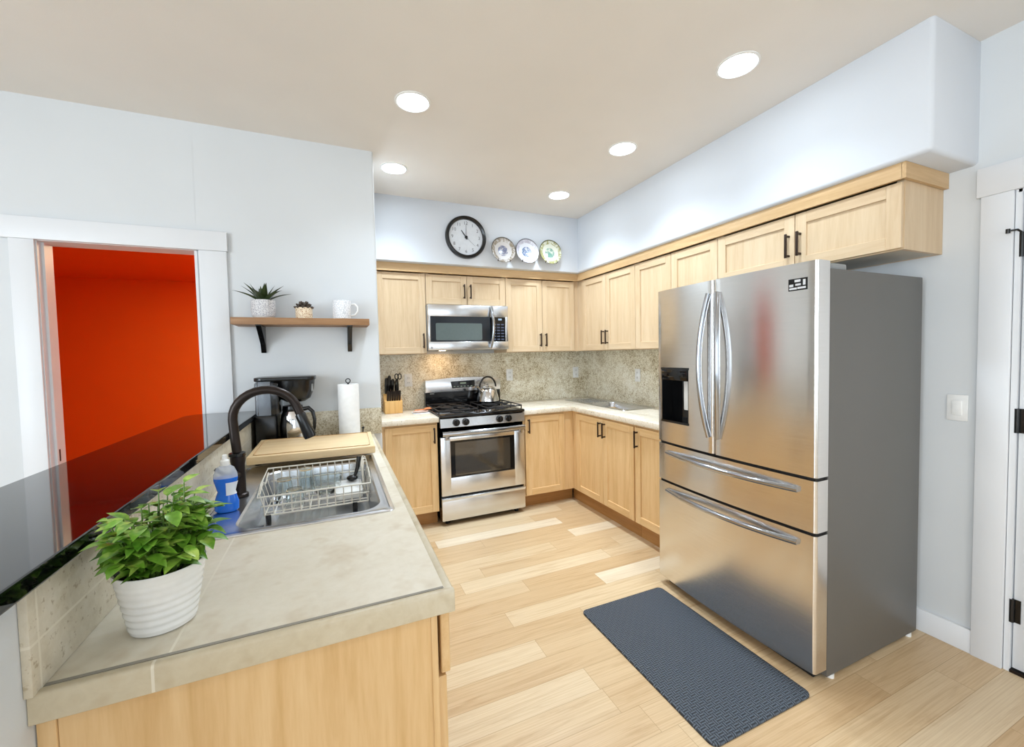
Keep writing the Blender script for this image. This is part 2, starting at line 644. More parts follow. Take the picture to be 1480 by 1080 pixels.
struct(MB().box(-6.6, 0.15, -7.6, 2.0, -0.06, 0.0).build('floor', M['floor'], smooth=0))
struct(MB().box(-6.6, 0.15, -7.6, 0.15, CEIL, CEIL + 0.08).build('ceiling', M['ceiling'], smooth=0))
struct(MB().box(-2.4796, 0.12, 0.0, 0.12, 0, CEIL).build('wall_back', M['wall'], smooth=0))
m = MB()
m.box(0.0, 0.12, -3.187, 0.0, 0, CEIL)
m.box(0.0, 0.12, -4.02, -3.187, 2.05, CEIL)
m.box(0.0, 0.12, -7.6, -4.02, 0, CEIL)
struct(m.build('wall_right', M['wall'], smooth=0))
m = MB()
m.box(-6.5, -3.985, YL, YL + 0.115, 0, CEIL)
m.box(-3.985, -3.3195, YL, YL + 0.115, 2.04, CEIL)
rr = 0.014
poly = [(-3.32, YL + 0.115), (-3.32, YL)] + [(XE - rr + rr * math.sin(k * PI / 10), YL + rr - rr * math.cos(k * PI / 10)) for k in range(6)] + [(XE, 0.0), (-2.4796, 0.0), (-2.4796, YL + 0.115)]
m.prism(poly, 'z', 0, CEIL)
struct(m.build('wall_left', M['wall']))
# living area behind the camera: windows in the rear and far left walls
m = MB()
for a, b in ((-6.5, -6.0), (-4.4, -3.8), (-0.6, 0.0)): m.box(a, b, -7.55, -7.45, 0, CEIL)
for a, b in ((-6.0, -4.4), (-3.8, -0.6)):
    m.box(a, b, -7.55, -7.45, 0, 0.6); m.box(a, b, -7.55, -7.45, 2.5, CEIL)
struct(m.build('wall_rear', M['wall'], smooth=0))
m = MB()
m.box(-6.58, -6.5, -3.5, YL + 0.115, 0, CEIL); m.box(-6.58, -6.5, -7.6, -6.5, 0, CEIL)
m.box(-6.58, -6.5, -6.5, -3.5, 0, 0.6); m.box(-6.58, -6.5, -6.5, -3.5, 2.5, CEIL)
struct(m.build('wall_far_left', M['wall'], smooth=0))


def window(n, axis, a0, a1, fixed):
    m = MB()
    w = 0.05
    parts = [(a0, a0 + w, 0.6, 2.5), (a1 - w, a1, 0.6, 2.5), (a0, a1, 0.6, 0.6 + w), (a0, a1, 2.5 - w, 2.5)]
    mid = (a0 + a1) / 2
    parts.append((mid - 0.03, mid + 0.03, 0.6, 2.5))
    for p0, p1, z0, z1 in parts:
        if axis == 'x': m.box(p0, p1, fixed - 0.03, fixed + 0.03, z0, z1)
        else: m.box(fixed - 0.03, fixed + 0.03, p0, p1, z0, z1)
    struct(m.build('window_%d' % n, M['trim'], smooth=0))


window(1, 'x', -3.8, -0.6, -7.5)
window(2, 'x', -6.0, -4.4, -7.5)
window(3, 'y', -6.5, -3.5, -6.54)

# soffits boxed in above the cabinets
ZS = 2.204
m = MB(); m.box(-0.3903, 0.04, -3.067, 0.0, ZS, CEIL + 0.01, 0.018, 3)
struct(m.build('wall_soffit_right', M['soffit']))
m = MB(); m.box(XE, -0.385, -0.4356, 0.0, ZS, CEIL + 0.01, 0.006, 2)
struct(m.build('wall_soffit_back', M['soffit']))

# the room behind the doorway, painted red
m = MB()
m.box(-5.7, -2.9, 1.75, 1.83, 0, 2.3)
m.box(-5.78, -5.7, YL + 0.115, 1.83, 0, 2.3)
m.box(-2.9, -2.82, YL + 0.115, 1.83, 0, 2.3)
m.box(-5.7, -3.985, YL + 0.115, YL + 0.122, 0, 2.3)
m.box(-3.32, -2.9, YL + 0.115, YL + 0.122, 0, 2.3)
m.box(-3.985, -3.32, YL + 0.115, YL + 0.122, 2.04, 2.3)
struct(m.build('wall_red_room', M['red'], smooth=0))
struct(MB().box(-5.78, -2.82, YL + 0.115, 1.83, 2.3, 2.36).build('ceiling_red_room', M['red'], smooth=0))

# left doorway: jamb, casing, header
m = MB()
m.box(-3.985, -3.972, YL - 0.004, YL + 0.122, 0, 2.04)
m.box(-3.333, -3.32, YL - 0.004, YL + 0.122, 0, 2.04)
m.box(-3.985, -3.32, YL - 0.004, YL + 0.122, 2.028, 2.041)
m.box(-3.972, -3.962, YL + 0.03, YL + 0.045, 0, 2.028)
m.box(-4.068, -3.976, YL - 0.018, YL, 0, 2.03, 0.002)
m.box(-3.310, -3.180, YL - 0.018, YL, 0, 2.03, 0.002)
m.box(-4.102, -3.174, YL - 0.024, YL, 2.03, 2.137, 0.002)
struct(m.build('trim_1', M['trim']))
o = MB().box(-3.9725, -3.9705, -1.068, -1.050, 0.905, 0.968, 0.002).build('strike_plate', M['bronze'])
tag(o, 'dark strike plate on the left jamb of the red doorway', 'strike plate')

# right doorway
m = MB()
m.box(-0.020, 0.0, -3.180, -3.084, 0, 2.052, 0.002)
m.box(-0.026, 0.0, -4.14, -3.072, 2.052, 2.176, 0.002)
m.box(-0.020, 0.0, -4.12, -4.03, 0, 2.052, 0.002)
m.box(-0.008, 0.12, -3.200, -3.182, 0, 2.06)
m.box(-0.008, 0.12, -4.03, -4.01, 0, 2.06)
m.box(-0.008, 0.12, -4.02, -3.19, 2.04, 2.06)
struct(m.build('trim_2', M['trim']))
door = struct(MB().box(0.004, 0.04, -4.008, -3.204, 0.018, 2.038, 0.002).build('door_1', M['trim']))
for z0, z1 in ((1.774, 1.875), (1.037, 1.140), (0.22, 0.32)):
    m = MB(); m.cyl((-0.004, -3.201, 0), 0.008, z0, z1, n=14); m.box(0.0, 0.006, -3.225, -3.195, z0, z1)
    if z0 > 1.5: m.tube([(-0.006, -3.2, z1), (-0.012, -3.19, z1 + 0.012), (-0.05, -3.175, z1 + 0.006)], 0.004); m.cyl((-0.05, -3.175, 0), 0.007, z1 - 0.004, z1 + 0.014, n=10)
    h = m.build('hinge', M['black']); h.parent = door
struct(MB().box(-0.01, 0.12, -4.01, -3.2, 0.0, 0.012).build('trim_3', M['bronze'], smooth=0))
struct(MB().box(-0.016, 0.0, -3.084, -2.3, 0.0, 0.110, 0.003).build('baseboard_right', M['trim']))

# knee wall that carries the raised bar
struct(MB().box(-3.21, -3.078, -3.55, YL - 0.001, 0.0, 1.085, 0.006).build('wall_knee', M['wall']))

# ------------------------------------------------------------------ bar top, splash, counters
m = MB()
poly = [(-3.046, -3.55), (-3.046, -1.152)]
for k in range(7):
    a = PI / 2 + PI / 2 * k / 6
    poly.append((-3.325 + 0.075 * math.cos(a), -1.247 + 0.095 * math.sin(a)))
poly += [(-3.400, -3.55)]
m.prism(poly, 'z', 1.0858, 1.1156, 0.004, 2)
tag(m.build('bar_top', M['granite'], smooth=0), 'glossy black granite raised bar top behind the sink peninsula', 'bar top')
m = MB()
m.box(-3.0778, -3.066, -3.115, YL - 0.001, 0.9145, 1.0852, 0.002)
tag(m.build('tile_backsplash', M['travertine']), 'pale travertine tile strip between sink counter and black bar top', 'backsplash')
m = MB()
m.box(-3.0655, XE - 0.002, YL - 0.013, YL - 0.0005, 0.9145, 1.083, 0.002)
tag(m.build('tile_backsplash', M['splashw']), 'short tan tile strip on the wall behind paper towels and coffee maker', 'backsplash')
m = MB()
m.box(XE + 0.002, -0.001, -0.012, -0.0005, 0.9145, 1.43)
tag(m.build('backsplash', M['splash']), 'speckled granite backsplash on the back wall behind the stove', 'backsplash')
m = MB()
m.box(-0.012, -0.0005, -2.0, -0.0125, 0.9145, 1.43)
tag(m.build('backsplash', M['splash']), 'speckled granite backsplash on the right wall left of the refrigerator', 'backsplash')

SX0, SX1, SY0, SY1 = -3.035, -2.470, -2.585, -1.745       # sink rim
CT = 0.914
EDGE_GREY = plain('edge_line_grey', (150, 146, 136), 0.8)
root = thing('peninsula_countertop', 'beige stone tile countertop of the peninsula holding the sink and potted plant', 'countertop', (-2.75, -3.11, 0.87))
m = MB()
hx0, hx1, hy0, hy1 = SX0 + 0.02, SX1 - 0.02, SY0 + 0.02, SY1 - 0.02
m.box(-3.0775, -2.430, -3.095, hy0, 0.872, CT)
m.box(-3.0775, -2.430, hy1, YL - 0.001, 0.872, CT)
m.box(-3.0775, hx0, hy0, hy1, 0.872, CT)
m.box(hx1, -2.430, hy0, hy1, 0.872, CT)
o = m.build('slab', M['counter'], smooth=0); o.location = -root.location; o.parent = root
m = MB()
m.prism([(-3.094, 0.869), (-3.110, 0.869), (-3.110, 0.912), (-3.106, 0.917), (-3.098, 0.917), (-3.090, 0.9135)], 'x', -3.0775, -2.4165, 0.0015, 1)
m.prism([(-2.433, 0.869), (-2.4165, 0.869), (-2.4165, 0.912), (-2.420, 0.917), (-2.427, 0.917), (-2.436, 0.9135)], 'y', -3.1, YL - 0.001)
o = m.build('edge_trim', M['edge']); o.location = -root.location; o.parent = root

m = MB(); m.box(-3.077, -2.436, -3.0905, -3.0835, 0.913, 0.9152)  # plain grey strip added to draw the dark line along the lip
o = m.build('edge_line', EDGE_GREY, smooth=0); o.location = -root.location; o.parent = root

m = MB(); m.box(XE + 0.001, -1.8745, -0.651, -0.0125, 0.872, CT, 0.004)
tag(m.build('countertop', M['counterk']), 'short beige countertop left of the stove under the knife block', 'countertop')
RX0, RX1, RY0, RY1 = -0.41, -0.055, -1.14, -0.14
root = thing('countertop', 'beige speckled corner countertop between stove and refrigerator', 'countertop', (-0.6, -0.6, 0.872))
m = MB()
m.box(-1.1095, -0.62, -0.651, -0.0125, 0.872, CT, 0.004)
a0, a1, b0, b1 = RX0 + 0.015, RX1 - 0.015, RY0 + 0.015, RY1 - 0.015
m.box(-0.62, a0, -2.005, -0.0125, 0.872, CT, 0.004)
m.box(a0, -0.0125, b1, -0.0125, 0.872, CT)
m.box(a0, -0.0125, -2.005, b0, 0.872, CT)
m.box(a1, -0.0125, b0, b1, 0.872, CT)
m.build('slab', M['counterk'], root)

# ------------------------------------------------------------------ cabinets
def pull(m, x, y, z, L=0.128, horizontal=False):
    """bar pull standing off a face that looks to -y"""
    if horizontal:
        m.box(x - L / 2, x + L / 2, y - 0.034, y - 0.025, z - 0.006, z + 0.006, 0.002)
        for s in (-1, 1): m.box(x + s * (L / 2 - 0.012) - 0.005, x + s * (L / 2 - 0.012) + 0.005, y - 0.027, y, z - 0.005, z + 0.005)
    else:
        m.box(x - 0.006, x + 0.006, y - 0.034, y - 0.025, z - L / 2, z + L / 2, 0.002)
        for s in (-1, 1): m.box(x - 0.005, x + 0.005, y - 0.027, y, z + s * (L / 2 - 0.012) - 0.005, z + s * (L / 2 - 0.012) + 0.005)


def shaker(m, x0, x1, z0, z1, yf, fw=0.056, th=0.02):
    """frame-and-panel door front; slot 0 upright grain, slot 1 crosswise grain"""
    yb = yf + th
    m.mi = 0
    m.box(x0, x0 + fw, yf, yb, z0, z1, 0.0015, 1)
    m.box(x1 - fw, x1, yf, yb, z0, z1, 0.0015, 1)
    m.box(x0 + fw, x1 - fw, yf + 0.010, yb, z0 + fw, z1 - fw)
    m.mi = 1
    m.box(x0 + fw, x1 - fw, yf, yb, z0, z0 + fw, 0.0015, 1)
    m.box(x0 + fw, x1 - fw, yf, yb, z1 - fw, z1, 0.0015, 1)
    m.mi = 0


def cabinet(name, label, group, loc, rz, w, d, z0, z1, doors, drawers=(), tone='', base=False, toe=None, dw=0.056, frame_left=0.03, frame_right=0.03, toe_l=0.0, toe_r=0.0, ajar=0.0):
    root = thing(name, label, 'cabinet', loc, rz, group)
    mv, mh = M['maple' + tone], M['maple' + tone + '_h']
    t = 0.018
    m = MB()
    zb = z0
    m.box(0.0005, t, -d, -0.001, zb, z1)
    m.box(w - t, w - 0.0005, -d, -0.001, zb, z1)
    m.box(t, w - t, -0.012, -0.001, zb, z1)
    m.mi = 2 if not base else 0
    m.box(t, w - t, -d + 0.001, -0.012, zb + 0.002, zb + 0.02)
    m.mi = 0
    if not base: m.box(t, w - t, -d, -0.012, z1 - t, z1)
    # face frame
    m.box(t, frame_left, -d, -d + 0.02, zb, z1); m.box(w - frame_right, w - t, -d, -d + 0.02, zb, z1)
    m.mi = 1
    m.box(frame_left, w - frame_right, -d, -d + 0.02, zb, zb + 0.03); m.box(frame_left, w - frame_right, -d, -d + 0.02, z1 - 0.04, z1)
    m.mi = 0
    m.build('body', [mv, mh, M['cab_inside']], root, world=False)
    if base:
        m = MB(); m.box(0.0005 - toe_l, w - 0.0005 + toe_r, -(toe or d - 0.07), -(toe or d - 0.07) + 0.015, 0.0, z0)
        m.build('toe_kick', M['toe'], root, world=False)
    for x0, x1, za, zb_, hs, hz in doors:
        m = MB(); shaker(m, x0, x1, za, zb_, -d - 0.02, dw)
        dr = m.build('door', [mv, mh], root, world=False)
        if hs:
            m = MB(); pull(m, x0 + 0.028 if hs == 'l' else x1 - 0.028, -d - 0.02, hz)
            m.build('handle', M['handle'], dr, world=False)
    for x0, x1, za, zb_ in drawers:
        m = MB(); m.mi = 1; m.box(x0, x1, -d - 0.02 - ajar, -d - ajar, za, zb_, 0.002, 1)
        dr = m.build('drawer', [mv, mh], root, world=False)
        m = MB(); pull(m, (x0 + x1) / 2, -d - 0.02 - ajar, (za + zb_) / 2, horizontal=True)
        m.build('handle', M['handle'], dr, world=False)
    return root


UG, BG = 'maple wall cabinets', 'maple base cabinets'
UB, UT = 1.4306, 2.198
DB, DT = 1.436, 2.127
g = 0.0018
cabinet('wall_cabinet', 'tall single door wall cabinet left of the microwave', UG, (XE + 0.001, -0.0005, 0), 0, 0.4735, 0.322, UB, UT,
        [(0.062, 0.472 - g, DB, DT, 'r', 1.546)], frame_left=0.065)
cabinet('wall_cabinet', 'short two door wall cabinet directly above the microwave', UG, (-1.890, -0.0005, 0), 0, 0.751, 0.322, 1.862, UT,
        [(g, 0.3745 - g, 1.868, DT, 'r', 1.985), (0.3745 + g, 0.751 - g, 1.868, DT, 'l', 1.985)])
cabinet('wall_cabinet', 'two door wall cabinet between the microwave and the corner', UG, (-1.138, -0.0005, 0), 0, 0.8095, 0.322, UB, UT,
        [(g, 0.387 - g, DB, DT, 'r', 1.546), (0.387 + g, 0.752, DB, DT, 'l', 1.546)], frame_right=0.060)
RZ = -PI / 2
cabinet('wall_cabinet', 'two door right wall cabinet nearest the corner above the corner sink', UG, (-0.0005, -0.3225, 0), RZ, 0.8955, 0.3275, UB, UT,
        [(0.1115, 0.4935 - g, DB, DT, 'r', 1.552), (0.4935 + g, 0.8955 - g, DB, DT, 'l', 1.552)], frame_left=0.115)
cabinet('wall_cabinet', 'two door right wall cabinet partly hidden behind the refrigerator top', UG, (-0.0005, -1.219, 0), RZ, 0.795, 0.3275, UB, UT,
        [(g, 0.395 - g, DB, DT, 'r', 1.552), (0.395 + g, 0.795 - g, DB, DT, 'l', 1.552)])
c = cabinet('wall_cabinet', 'shallow two door wall cabinet above the refrigerator', UG, (-0.0005, -2.0145, 0), RZ, 0.942, 0.3275, 1.838, UT,
            [(g, 0.485 - g, 1.843, DT, 'r', 1.965), (0.485 + g, 0.942 - 0.004, 1.843, DT, 'l', 1.965)], dw=0.056)

# crown board running round the tops of the wall cabinets
m = MB()
m.box(XE + 0.001, -0.3525, -0.374, -0.3435, 2.1345, ZS - 0.001)
m.mi = 1
m.box(-0.366, -0.3495, -2.9595, -0.374, 2.1345, ZS - 0.001)
m.mi = 0
m.box(-0.366, -0.001, -2.974, -2.958, 2.1345, ZS - 0.001)
tag(m.build('crown_molding', [M['crown'], M['crown_y']], smooth=0), 'flat maple crown board along the tops of the wall cabinets', 'crown molding')

cabinet('base_cabinet', 'honey maple single door base cabinet left of the stove', BG, (XE + 0.001, -0.0005, 0), 0, 0.483, 0.60, 0.122, 0.871,
        [(0.066, 0.478, 0.132, 0.852, 'r', 0.765)], tone='b', base=True, toe=0.52, frame_left=0.07)
cabinet('base_cabinet', 'honey maple single door base cabinet right of the stove', BG, (-1.107, -0.0005, 0), 0, 0.528, 0.60, 0.122, 0.871,
        [(0.018, 0.420, 0.132, 0.852, 'l', 0.765)], tone='b', base=True, toe=0.52, frame_right=0.11, toe_r=0.029)
cabinet('base_cabinet', 'honey maple two door base cabinet under the corner sink', BG, (-0.0005, -0.602, 0), RZ, 0.893, 0.58, 0.122, 0.871,
        [(0.088, 0.501 - g, 0.132, 0.852, 'r', 0.765), (0.501 + g, 0.893 - 0.008, 0.132, 0.852, 'l', 0.765)], tone='b', base=True, toe=0.535, frame_left=0.095, toe_l=0.081)
cabinet('base_cabinet', 'honey maple single door base cabinet beside the refrigerator', BG, (-0.0005, -1.496, 0), RZ, 0.508, 0.58, 0.122, 0.871,
        [(0.008, 0.495, 0.132, 0.852, 'l', 0.765)], tone='b', base=True, toe=0.535)
# peninsula, fronts looking at the stove aisle
PX = -3.052
cabinet('base_cabinet', 'maple end cabinet of the peninsula nearest the camera', BG, (PX, -3.084, 0), PI / 2, 0.44, 0.60, 0.11, 0.868,
        [(0.004, 0.436, 0.115, 0.712, 'r', 0.63)], [(0.004, 0.436, 0.718, 0.856)], tone='b', base=True, ajar=0.009)
cabinet('base_cabinet', 'maple two door base cabinet under the dish rack sink', BG, (PX, -2.643, 0), PI / 2, 0.95, 0.60, 0.11, 0.868,
        [(0.004, 0.475 - g, 0.115, 0.712, 'r', 0.63), (0.475 + g, 0.946, 0.115, 0.712, 'l', 0.63)], [(0.004, 0.946, 0.718, 0.856)], tone='b', base=True)
cabinet('base_cabinet', 'maple far base cabinet of the peninsula against the shelf wall', BG, (PX, -1.692, 0), PI / 2, 0.56, 0.60, 0.11, 0.868,
        [(0.004, 0.556, 0.115, 0.712, 'l', 0.63)], [(0.004, 0.556, 0.718, 0.856)], tone='b', base=True)
m = MB()
m.box(-3.052, -2.4525, -3.0925, -3.085, 0.0, 0.8685)
m.mi = 0
m.box(-3.076, -3.053, -3.096, -3.078, 0.0, 0.8685, 0.002)
m.box(-2.466, -2.4525, -3.0955, -3.0925, 0.0, 0.8685, 0.001)
tag(m.build('end_panel', M['mapleb']), 'plain maple end panel below the peninsula countertop', 'panel')

# ------------------------------------------------------------------ refrigerator
FY0, FY1 = -2.9105, -2.0137
fr = thing('refrigerator', 'stainless steel french door refrigerator with two bottom drawers', 'refrigerator', (-0.45, -2.462, 0.0))
m = MB()
m.box(-0.768, -0.055, FY0, FY1, 0.016, 1.737, 0.004)
m.build('cabinet', M['fridgeside'], fr)
m = MB()
m.box(-0.80, -0.14, FY0 + 0.035, FY1 - 0.035, 0.004, 0.04)
m.build('kick_plate', M['blackmatte'], fr)
for yy in (FY0 + 0.012, FY1 - 0.012):
    for xx in (-0.725, -0.11):
        m = MB(); m.cyl((xx, yy, 0), 0.015, 0.0, 0.0165, n=14); m.build('foot', M['white'], fr)


def bow(y):
    t = (y - FY0) / (FY1 - FY0) * 2 - 1
    return -0.848 - 0.020 * (1 - t * t)


def bowed(m, y0, y1, z0, z1, xb=-0.772, hole=None, r=0.014, skip_mid=False):
    ys = []
    n = 5
    for k in range(n + 1):
        a = PI / 2 * k / n
        ys.append((y0 + r * (1 - math.cos(a)), r * (1 - math.sin(a))))
    mid = [y0 + r + (y1 - y0 - 2 * r) * k / 16 for k in range(1, 16)]
    if hole: mid = sorted([y for y in mid if min(abs(y - hole[0]), abs(y - hole[1])) > 0.008] + [hole[0], hole[1]])
    ys += [(y, 0) for y in mid]
    for k in range(n + 1):
        a = PI / 2 * k / n
        ys.append((y1 - r * (1 - math.sin(a)), r * (1 - math.cos(a))))
    zs = [z0, z1] if not hole else [z0, hole[2], hole[3], z1]
    fr_v = [[m._v((bow(y) + off, y, z)) for z in zs] for y, off in ys]
    bk = [[m._v((xb, y, z)) for z in zs] for y, off in ys]
    fs = []
    for i in range(len(ys) - 1):
        for j in range(len(zs) - 1):
            inside = hole and hole[0] - 1e-6 <= ys[i][0] and ys[i + 1][0] <= hole[1] + 1e-6 and j == 1
            if not inside: fs.append(m._f([fr_v[i][j], fr_v[i + 1][j], fr_v[i + 1][j + 1], fr_v[i][j + 1]]))
            fs.append(m._f([bk[i][j], bk[i][j + 1], bk[i + 1][j + 1], bk[i + 1][j]]))
        fs.append(m._f([fr_v[i][0], bk[i][0], bk[i + 1][0], fr_v[i + 1][0]]))
        fs.append(m._f([fr_v[i][-1], fr_v[i + 1][-1], bk[i + 1][-1], bk[i][-1]]))
    for i in (0, len(ys) - 1):
        for j in range(len(zs) - 1):
            fs.append(m._f([fr_v[i][j], fr_v[i][j + 1], bk[i][j + 1], bk[i][j]]))
    bmesh.ops.recalc_face_normals(m.bm, faces=[f for f in fs if f])


def arc(p0, p1, bulge, n=18):
    p0, p1, b = Vector(p0), Vector(p1), Vector(bulge)
    return [p0.lerp(p1, k / n) + b * (1 - (2 * k / n - 1) ** 2) for k in range(n + 1)]


YM = -2.430
# left door with the dispenser
HO = (-2.265, -2.062, 1.000, 1.318)
m = MB(); bowed(m, YM + 0.002, FY1, 0.880, 1.767, hole=(HO[0], HO[1], HO[2], HO[3]))
dl = m.build('door', M['steel_door'], fr)
dl['label'] = 'left door with water dispenser'
m = MB()
xa, xb2 = bow(HO[0]) - 0.004, -0.782
m.box(xb2 - 0.002, xb2, HO[0], HO[1], HO[2], HO[3])
m.box(xa + 0.006, xb2, HO[0], HO[0] + 0.006, HO[2], HO[3]); m.box(xa + 0.006, xb2, HO[1] - 0.006, HO[1], HO[2], HO[3])
m.box(xa, xb2, HO[0], HO[1], HO[2], HO[2] + 0.012); m.box(xa, xb2, HO[0], HO[1], HO[3] - 0.012, HO[3])
m.box(xa - 0.002, xb2, HO[0] + 0.004, HO[1] - 0.002, HO[3] - 0.075, HO[3] - 0.006, 0.008)
dp = m.build('dispenser', M['blackgloss'], dl, world=False)
dp.data.transform(Matrix.Translation(-fr.location))
m = MB()
m.box(-0.812, -0.784, -2.250, -2.180, HO[2] + 0.075, HO[3] - 0.078, 0.004)
pd = m.build('paddle', M['white'], dp, world=False); pd.data.transform(Matrix.Translation(-fr.location))
m = MB()
m.tube(arc((bow(-2.395) - 0.004, -2.404, 0.965), (bow(-2.395) - 0.004, -2.404, 1.700), (-0.036, 0.030, 0)), 0.0165, 14, flat=0.75)
h = m.build('handle', M['steel_bar'], dl, world=False); h.data.transform(Matrix.Translation(-fr.location))
m = MB(); bowed(m, FY0, YM - 0.002, 0.880, 1.767)
dr_ = m.build('door', M['steel_door'], fr)
m = MB()
m.tube(arc((bow(-2.46) - 0.004, -2.458, 0.965), (bow(-2.46) - 0.004, -2.458, 1.700), (-0.036, -0.028, 0)), 0.0165, 14, flat=0.75)
h = m.build('handle', M['steel_bar'], dr_, world=False); h.data.transform(Matrix.Translation(-fr.location))
m = MB()
bx = bow(-2.835)
for i in range(1):
    q = [(bow(-2.798) - 0.0008, -2.798), (bow(-2.872) - 0.0008, -2.872)]
    v = [m._v((q[0][0], q[0][1], 1.654)), m._v((q[1][0], q[1][1], 1.654)), m._v((q[1][0], q[1][1], 1.704)), m._v((q[0][0], q[0][1], 1.704))]
    m._f(v)
    w = [m._v((c_.co.x + 0.0006, c_.co.y, c_.co.z)) for c_ in v]
    m._f(w[::-1])
    for k in range(4): m._f([v[k], w[k], w[(k + 1) % 4], v[(k + 1) % 4]])
st = m.build('sticker', M['black'], dr_, world=False); st.data.transform(Matrix.Translation(-fr.location))
m = MB()
for y0_, y1_, z0_, z1_ in ((-2.823, -2.846, 1.689, 1.699), (-2.826, -2.847, 1.674, 1.682), (-2.802, -2.818, 1.671, 1.681), (-2.855, -2.865, 1.674, 1.697), (-2.802, -2.832, 1.659, 1.667), (-2.834, -2.866, 1.660, 1.668)):
    q0, q1 = bow(y0_) - 0.0014, bow(y1_) - 0.0014
    m._f([m._v((q0, y0_, z0_)), m._v((q1, y1_, z0_)), m._v((q1, y1_, z1_)), m._v((q0, y0_, z1_))])
pr_ = m.build('print', M['print'], st, world=False, smooth=0); pr_.data.transform(Matrix.Translation(-fr.location))
for z0, z1, hz in ((0.650, 0.866, 0.818), (0.052, 0.636, 0.592)):
    m = MB(); bowed(m, FY0, FY1, z0, z1)
    dw = m.build('drawer', M['steel_door'], fr)
    m = MB()
    m.tube(arc((bow(-2.10) - 0.004, -2.098, hz), (bow(-2.83) - 0.006, -2.842, hz), (-0.052, 0, 0), 22), 0.0135, 12)
    h = m.build('handle', M['steel_bar'], dw, world=False); h.data.transform(Matrix.Translation(-fr.location))
m = MB()
m.box(-0.778, -0.766, FY0 + 0.006, FY1 - 0.006, 0.055, 1.75)
m.box(-0.835, -0.765, FY0 + 0.01, FY1 - 0.01, 0.637, 0.649); m.box(-0.835, -0.765, FY0 + 0.01, FY1 - 0.01, 0.867, 0.879)
m.build('gasket', M['gasket'], fr)
for yy in (FY0 + 0.05, FY1 - 0.05):
    m = MB(); m.box(-0.835, -0.63, yy - 0.035, yy + 0.035, 1.737, 1.764, 0.006); m.build('hinge_cover', M['greyplastic'], fr)

# ------------------------------------------------------------------ range
SX = (-1.8686, -1.1154)
rg = thing('gas_range', 'stainless steel gas range with black cooktop between base cabinets', 'stove', (-1.492, -0.33, 0.0))
x0, x1 = SX
m = MB()
m.box(x0, x1, -0.622, -0.020, 0.035, 0.905)
m.build('body', M['blackgloss'], rg)
m = MB(); m.box(x0 - 0.002, x1 + 0.002, -0.672, -0.10, 0.905, 0.930, 0.008, 3)
ck = m.build('cooktop', M['blackgloss'], rg)
for xx in (x0 + 0.06, x1 - 0.06):
    for yy in (-0.58, -0.10):
        m = MB(); m.cyl((xx, yy, 0), 0.02, 0.0, 0.036, n=14); m.build('foot', M['blackmatte'], rg)
m = MB()
m.prism([(-0.625, 0.822), (-0.668, 0.822), (-0.660, 0.897), (-0.625, 0.904)], 'x', x0, x1, 0.002, 1)
cp_ = m.build('control_panel', M['steel'], rg)
for xx in (-1.736, -1.655, -1.353, -1.271):
    m = MB()
    m.lathe([(0.030, 0.0), (0.029, -0.018), (0.024, -0.022)], (xx, -0.664, 0.861), 20, axis='y')
    m.box(xx - 0.005, xx + 0.005, -0.697, -0.684, 0.836, 0.886, 0.002)
    m.build('knob', M['black'], rg)
# oven door
m = MB()
wx0, wx1, wz0, wz1 = -1.786, -1.213, 0.402, 0.708
yf, yb = -0.655, -0.622
m.box(x0, wx0, yf, yb, 0.256, 0.742, 0.003); m.box(wx1, x1, yf, yb, 0.256, 0.742, 0.003)
m.box(wx0 - 0.004, wx1 + 0.004, yf, yb, 0.256, wz0, 0.002); m.box(wx0 - 0.004, wx1 + 0.004, yf, yb, wz1, 0.742, 0.002)
od = m.build('oven_door', M['steel'], rg)


def childof(m, name, mat, par, root):
    o = m.build(name, mat, par, world=False)
    o.data.transform(Matrix.Translation(-root.location))
    return o


m = MB(); m.box(wx0, wx1, yf + 0.006, yb, wz0, wz1)
childof(m, 'window', M['ovenglass'], od, rg)
m = MB()
m.box(wx0 + 0.04, wx1 - 0.04, yf + 0.0045, yf + 0.007, wz0 + 0.014, wz1 - 0.018)
childof(m, 'window_pane', plain('oven_pane', (66, 60, 51), 0.05, ior=2.0), od, rg)
m = MB()
m.tube(arc((x0 + 0.012, -0.690, 0.776), (x1 - 0.012, -0.690, 0.776), (0, -0.022, 0), 16), 0.021, 12, flat=0.7)
for xx in (x0 + 0.05, x1 - 0.05): m.box(xx - 0.015, xx + 0.015, -0.695, -0.652, 0.725, 0.785, 0.004)
childof(m, 'handle', M['steel_bar'], od, rg)
m = MB(); m.box(x0, x1, -0.622, -0.61, 0.744, 0.820); m.build('vent_strip', M['blackgloss'], rg)
m = MB()
m.box(x0, x1, -0.652, -0.600, 0.045, 0.236, 0.004)
m.prism([(-0.652, 0.210), (-0.664, 0.232), (-0.652, 0.238)], 'x', x0, x1)
m.build('storage_drawer', M['steel'], rg)
# back guard
m = MB()
top = [(x0 + (x1 - x0) * k / 12, 1.182 + 0.020 * (1 - (2 * k / 12 - 1) ** 2)) for k in range(13)]
m.prism([(x0, 1.066)] + [(x1, 1.066)] + top[::-1], 'y', -0.105, -0.022, 0.004, 2)
bgd = m.build('back_guard', M['steel'], rg)
m = MB(); m.box(x0, x1, -0.085, -0.022, 0.925, 1.068); m.build('back_panel', M['blackgloss'], rg)
m = MB(); m.prism([(-1.613, 1.098), (-1.384, 1.106), (-1.388, 1.170), (-1.628, 1.164)], 'y', -0.108, -0.104)
childof(m, 'clock_display', M['mwglass'], bgd, rg)
m = MB()
for i in range(6): m.box(-1.600 + 0.034 * i, -1.582 + 0.034 * i, -0.1088, -0.1078, 1.112, 1.118)
m.box(-1.535, -1.475, -0.1088, -0.1078, 1.138, 1.152)
childof(m, 'display_marks', plain('display_mark', (150, 168, 150), 0.4), bgd, rg)
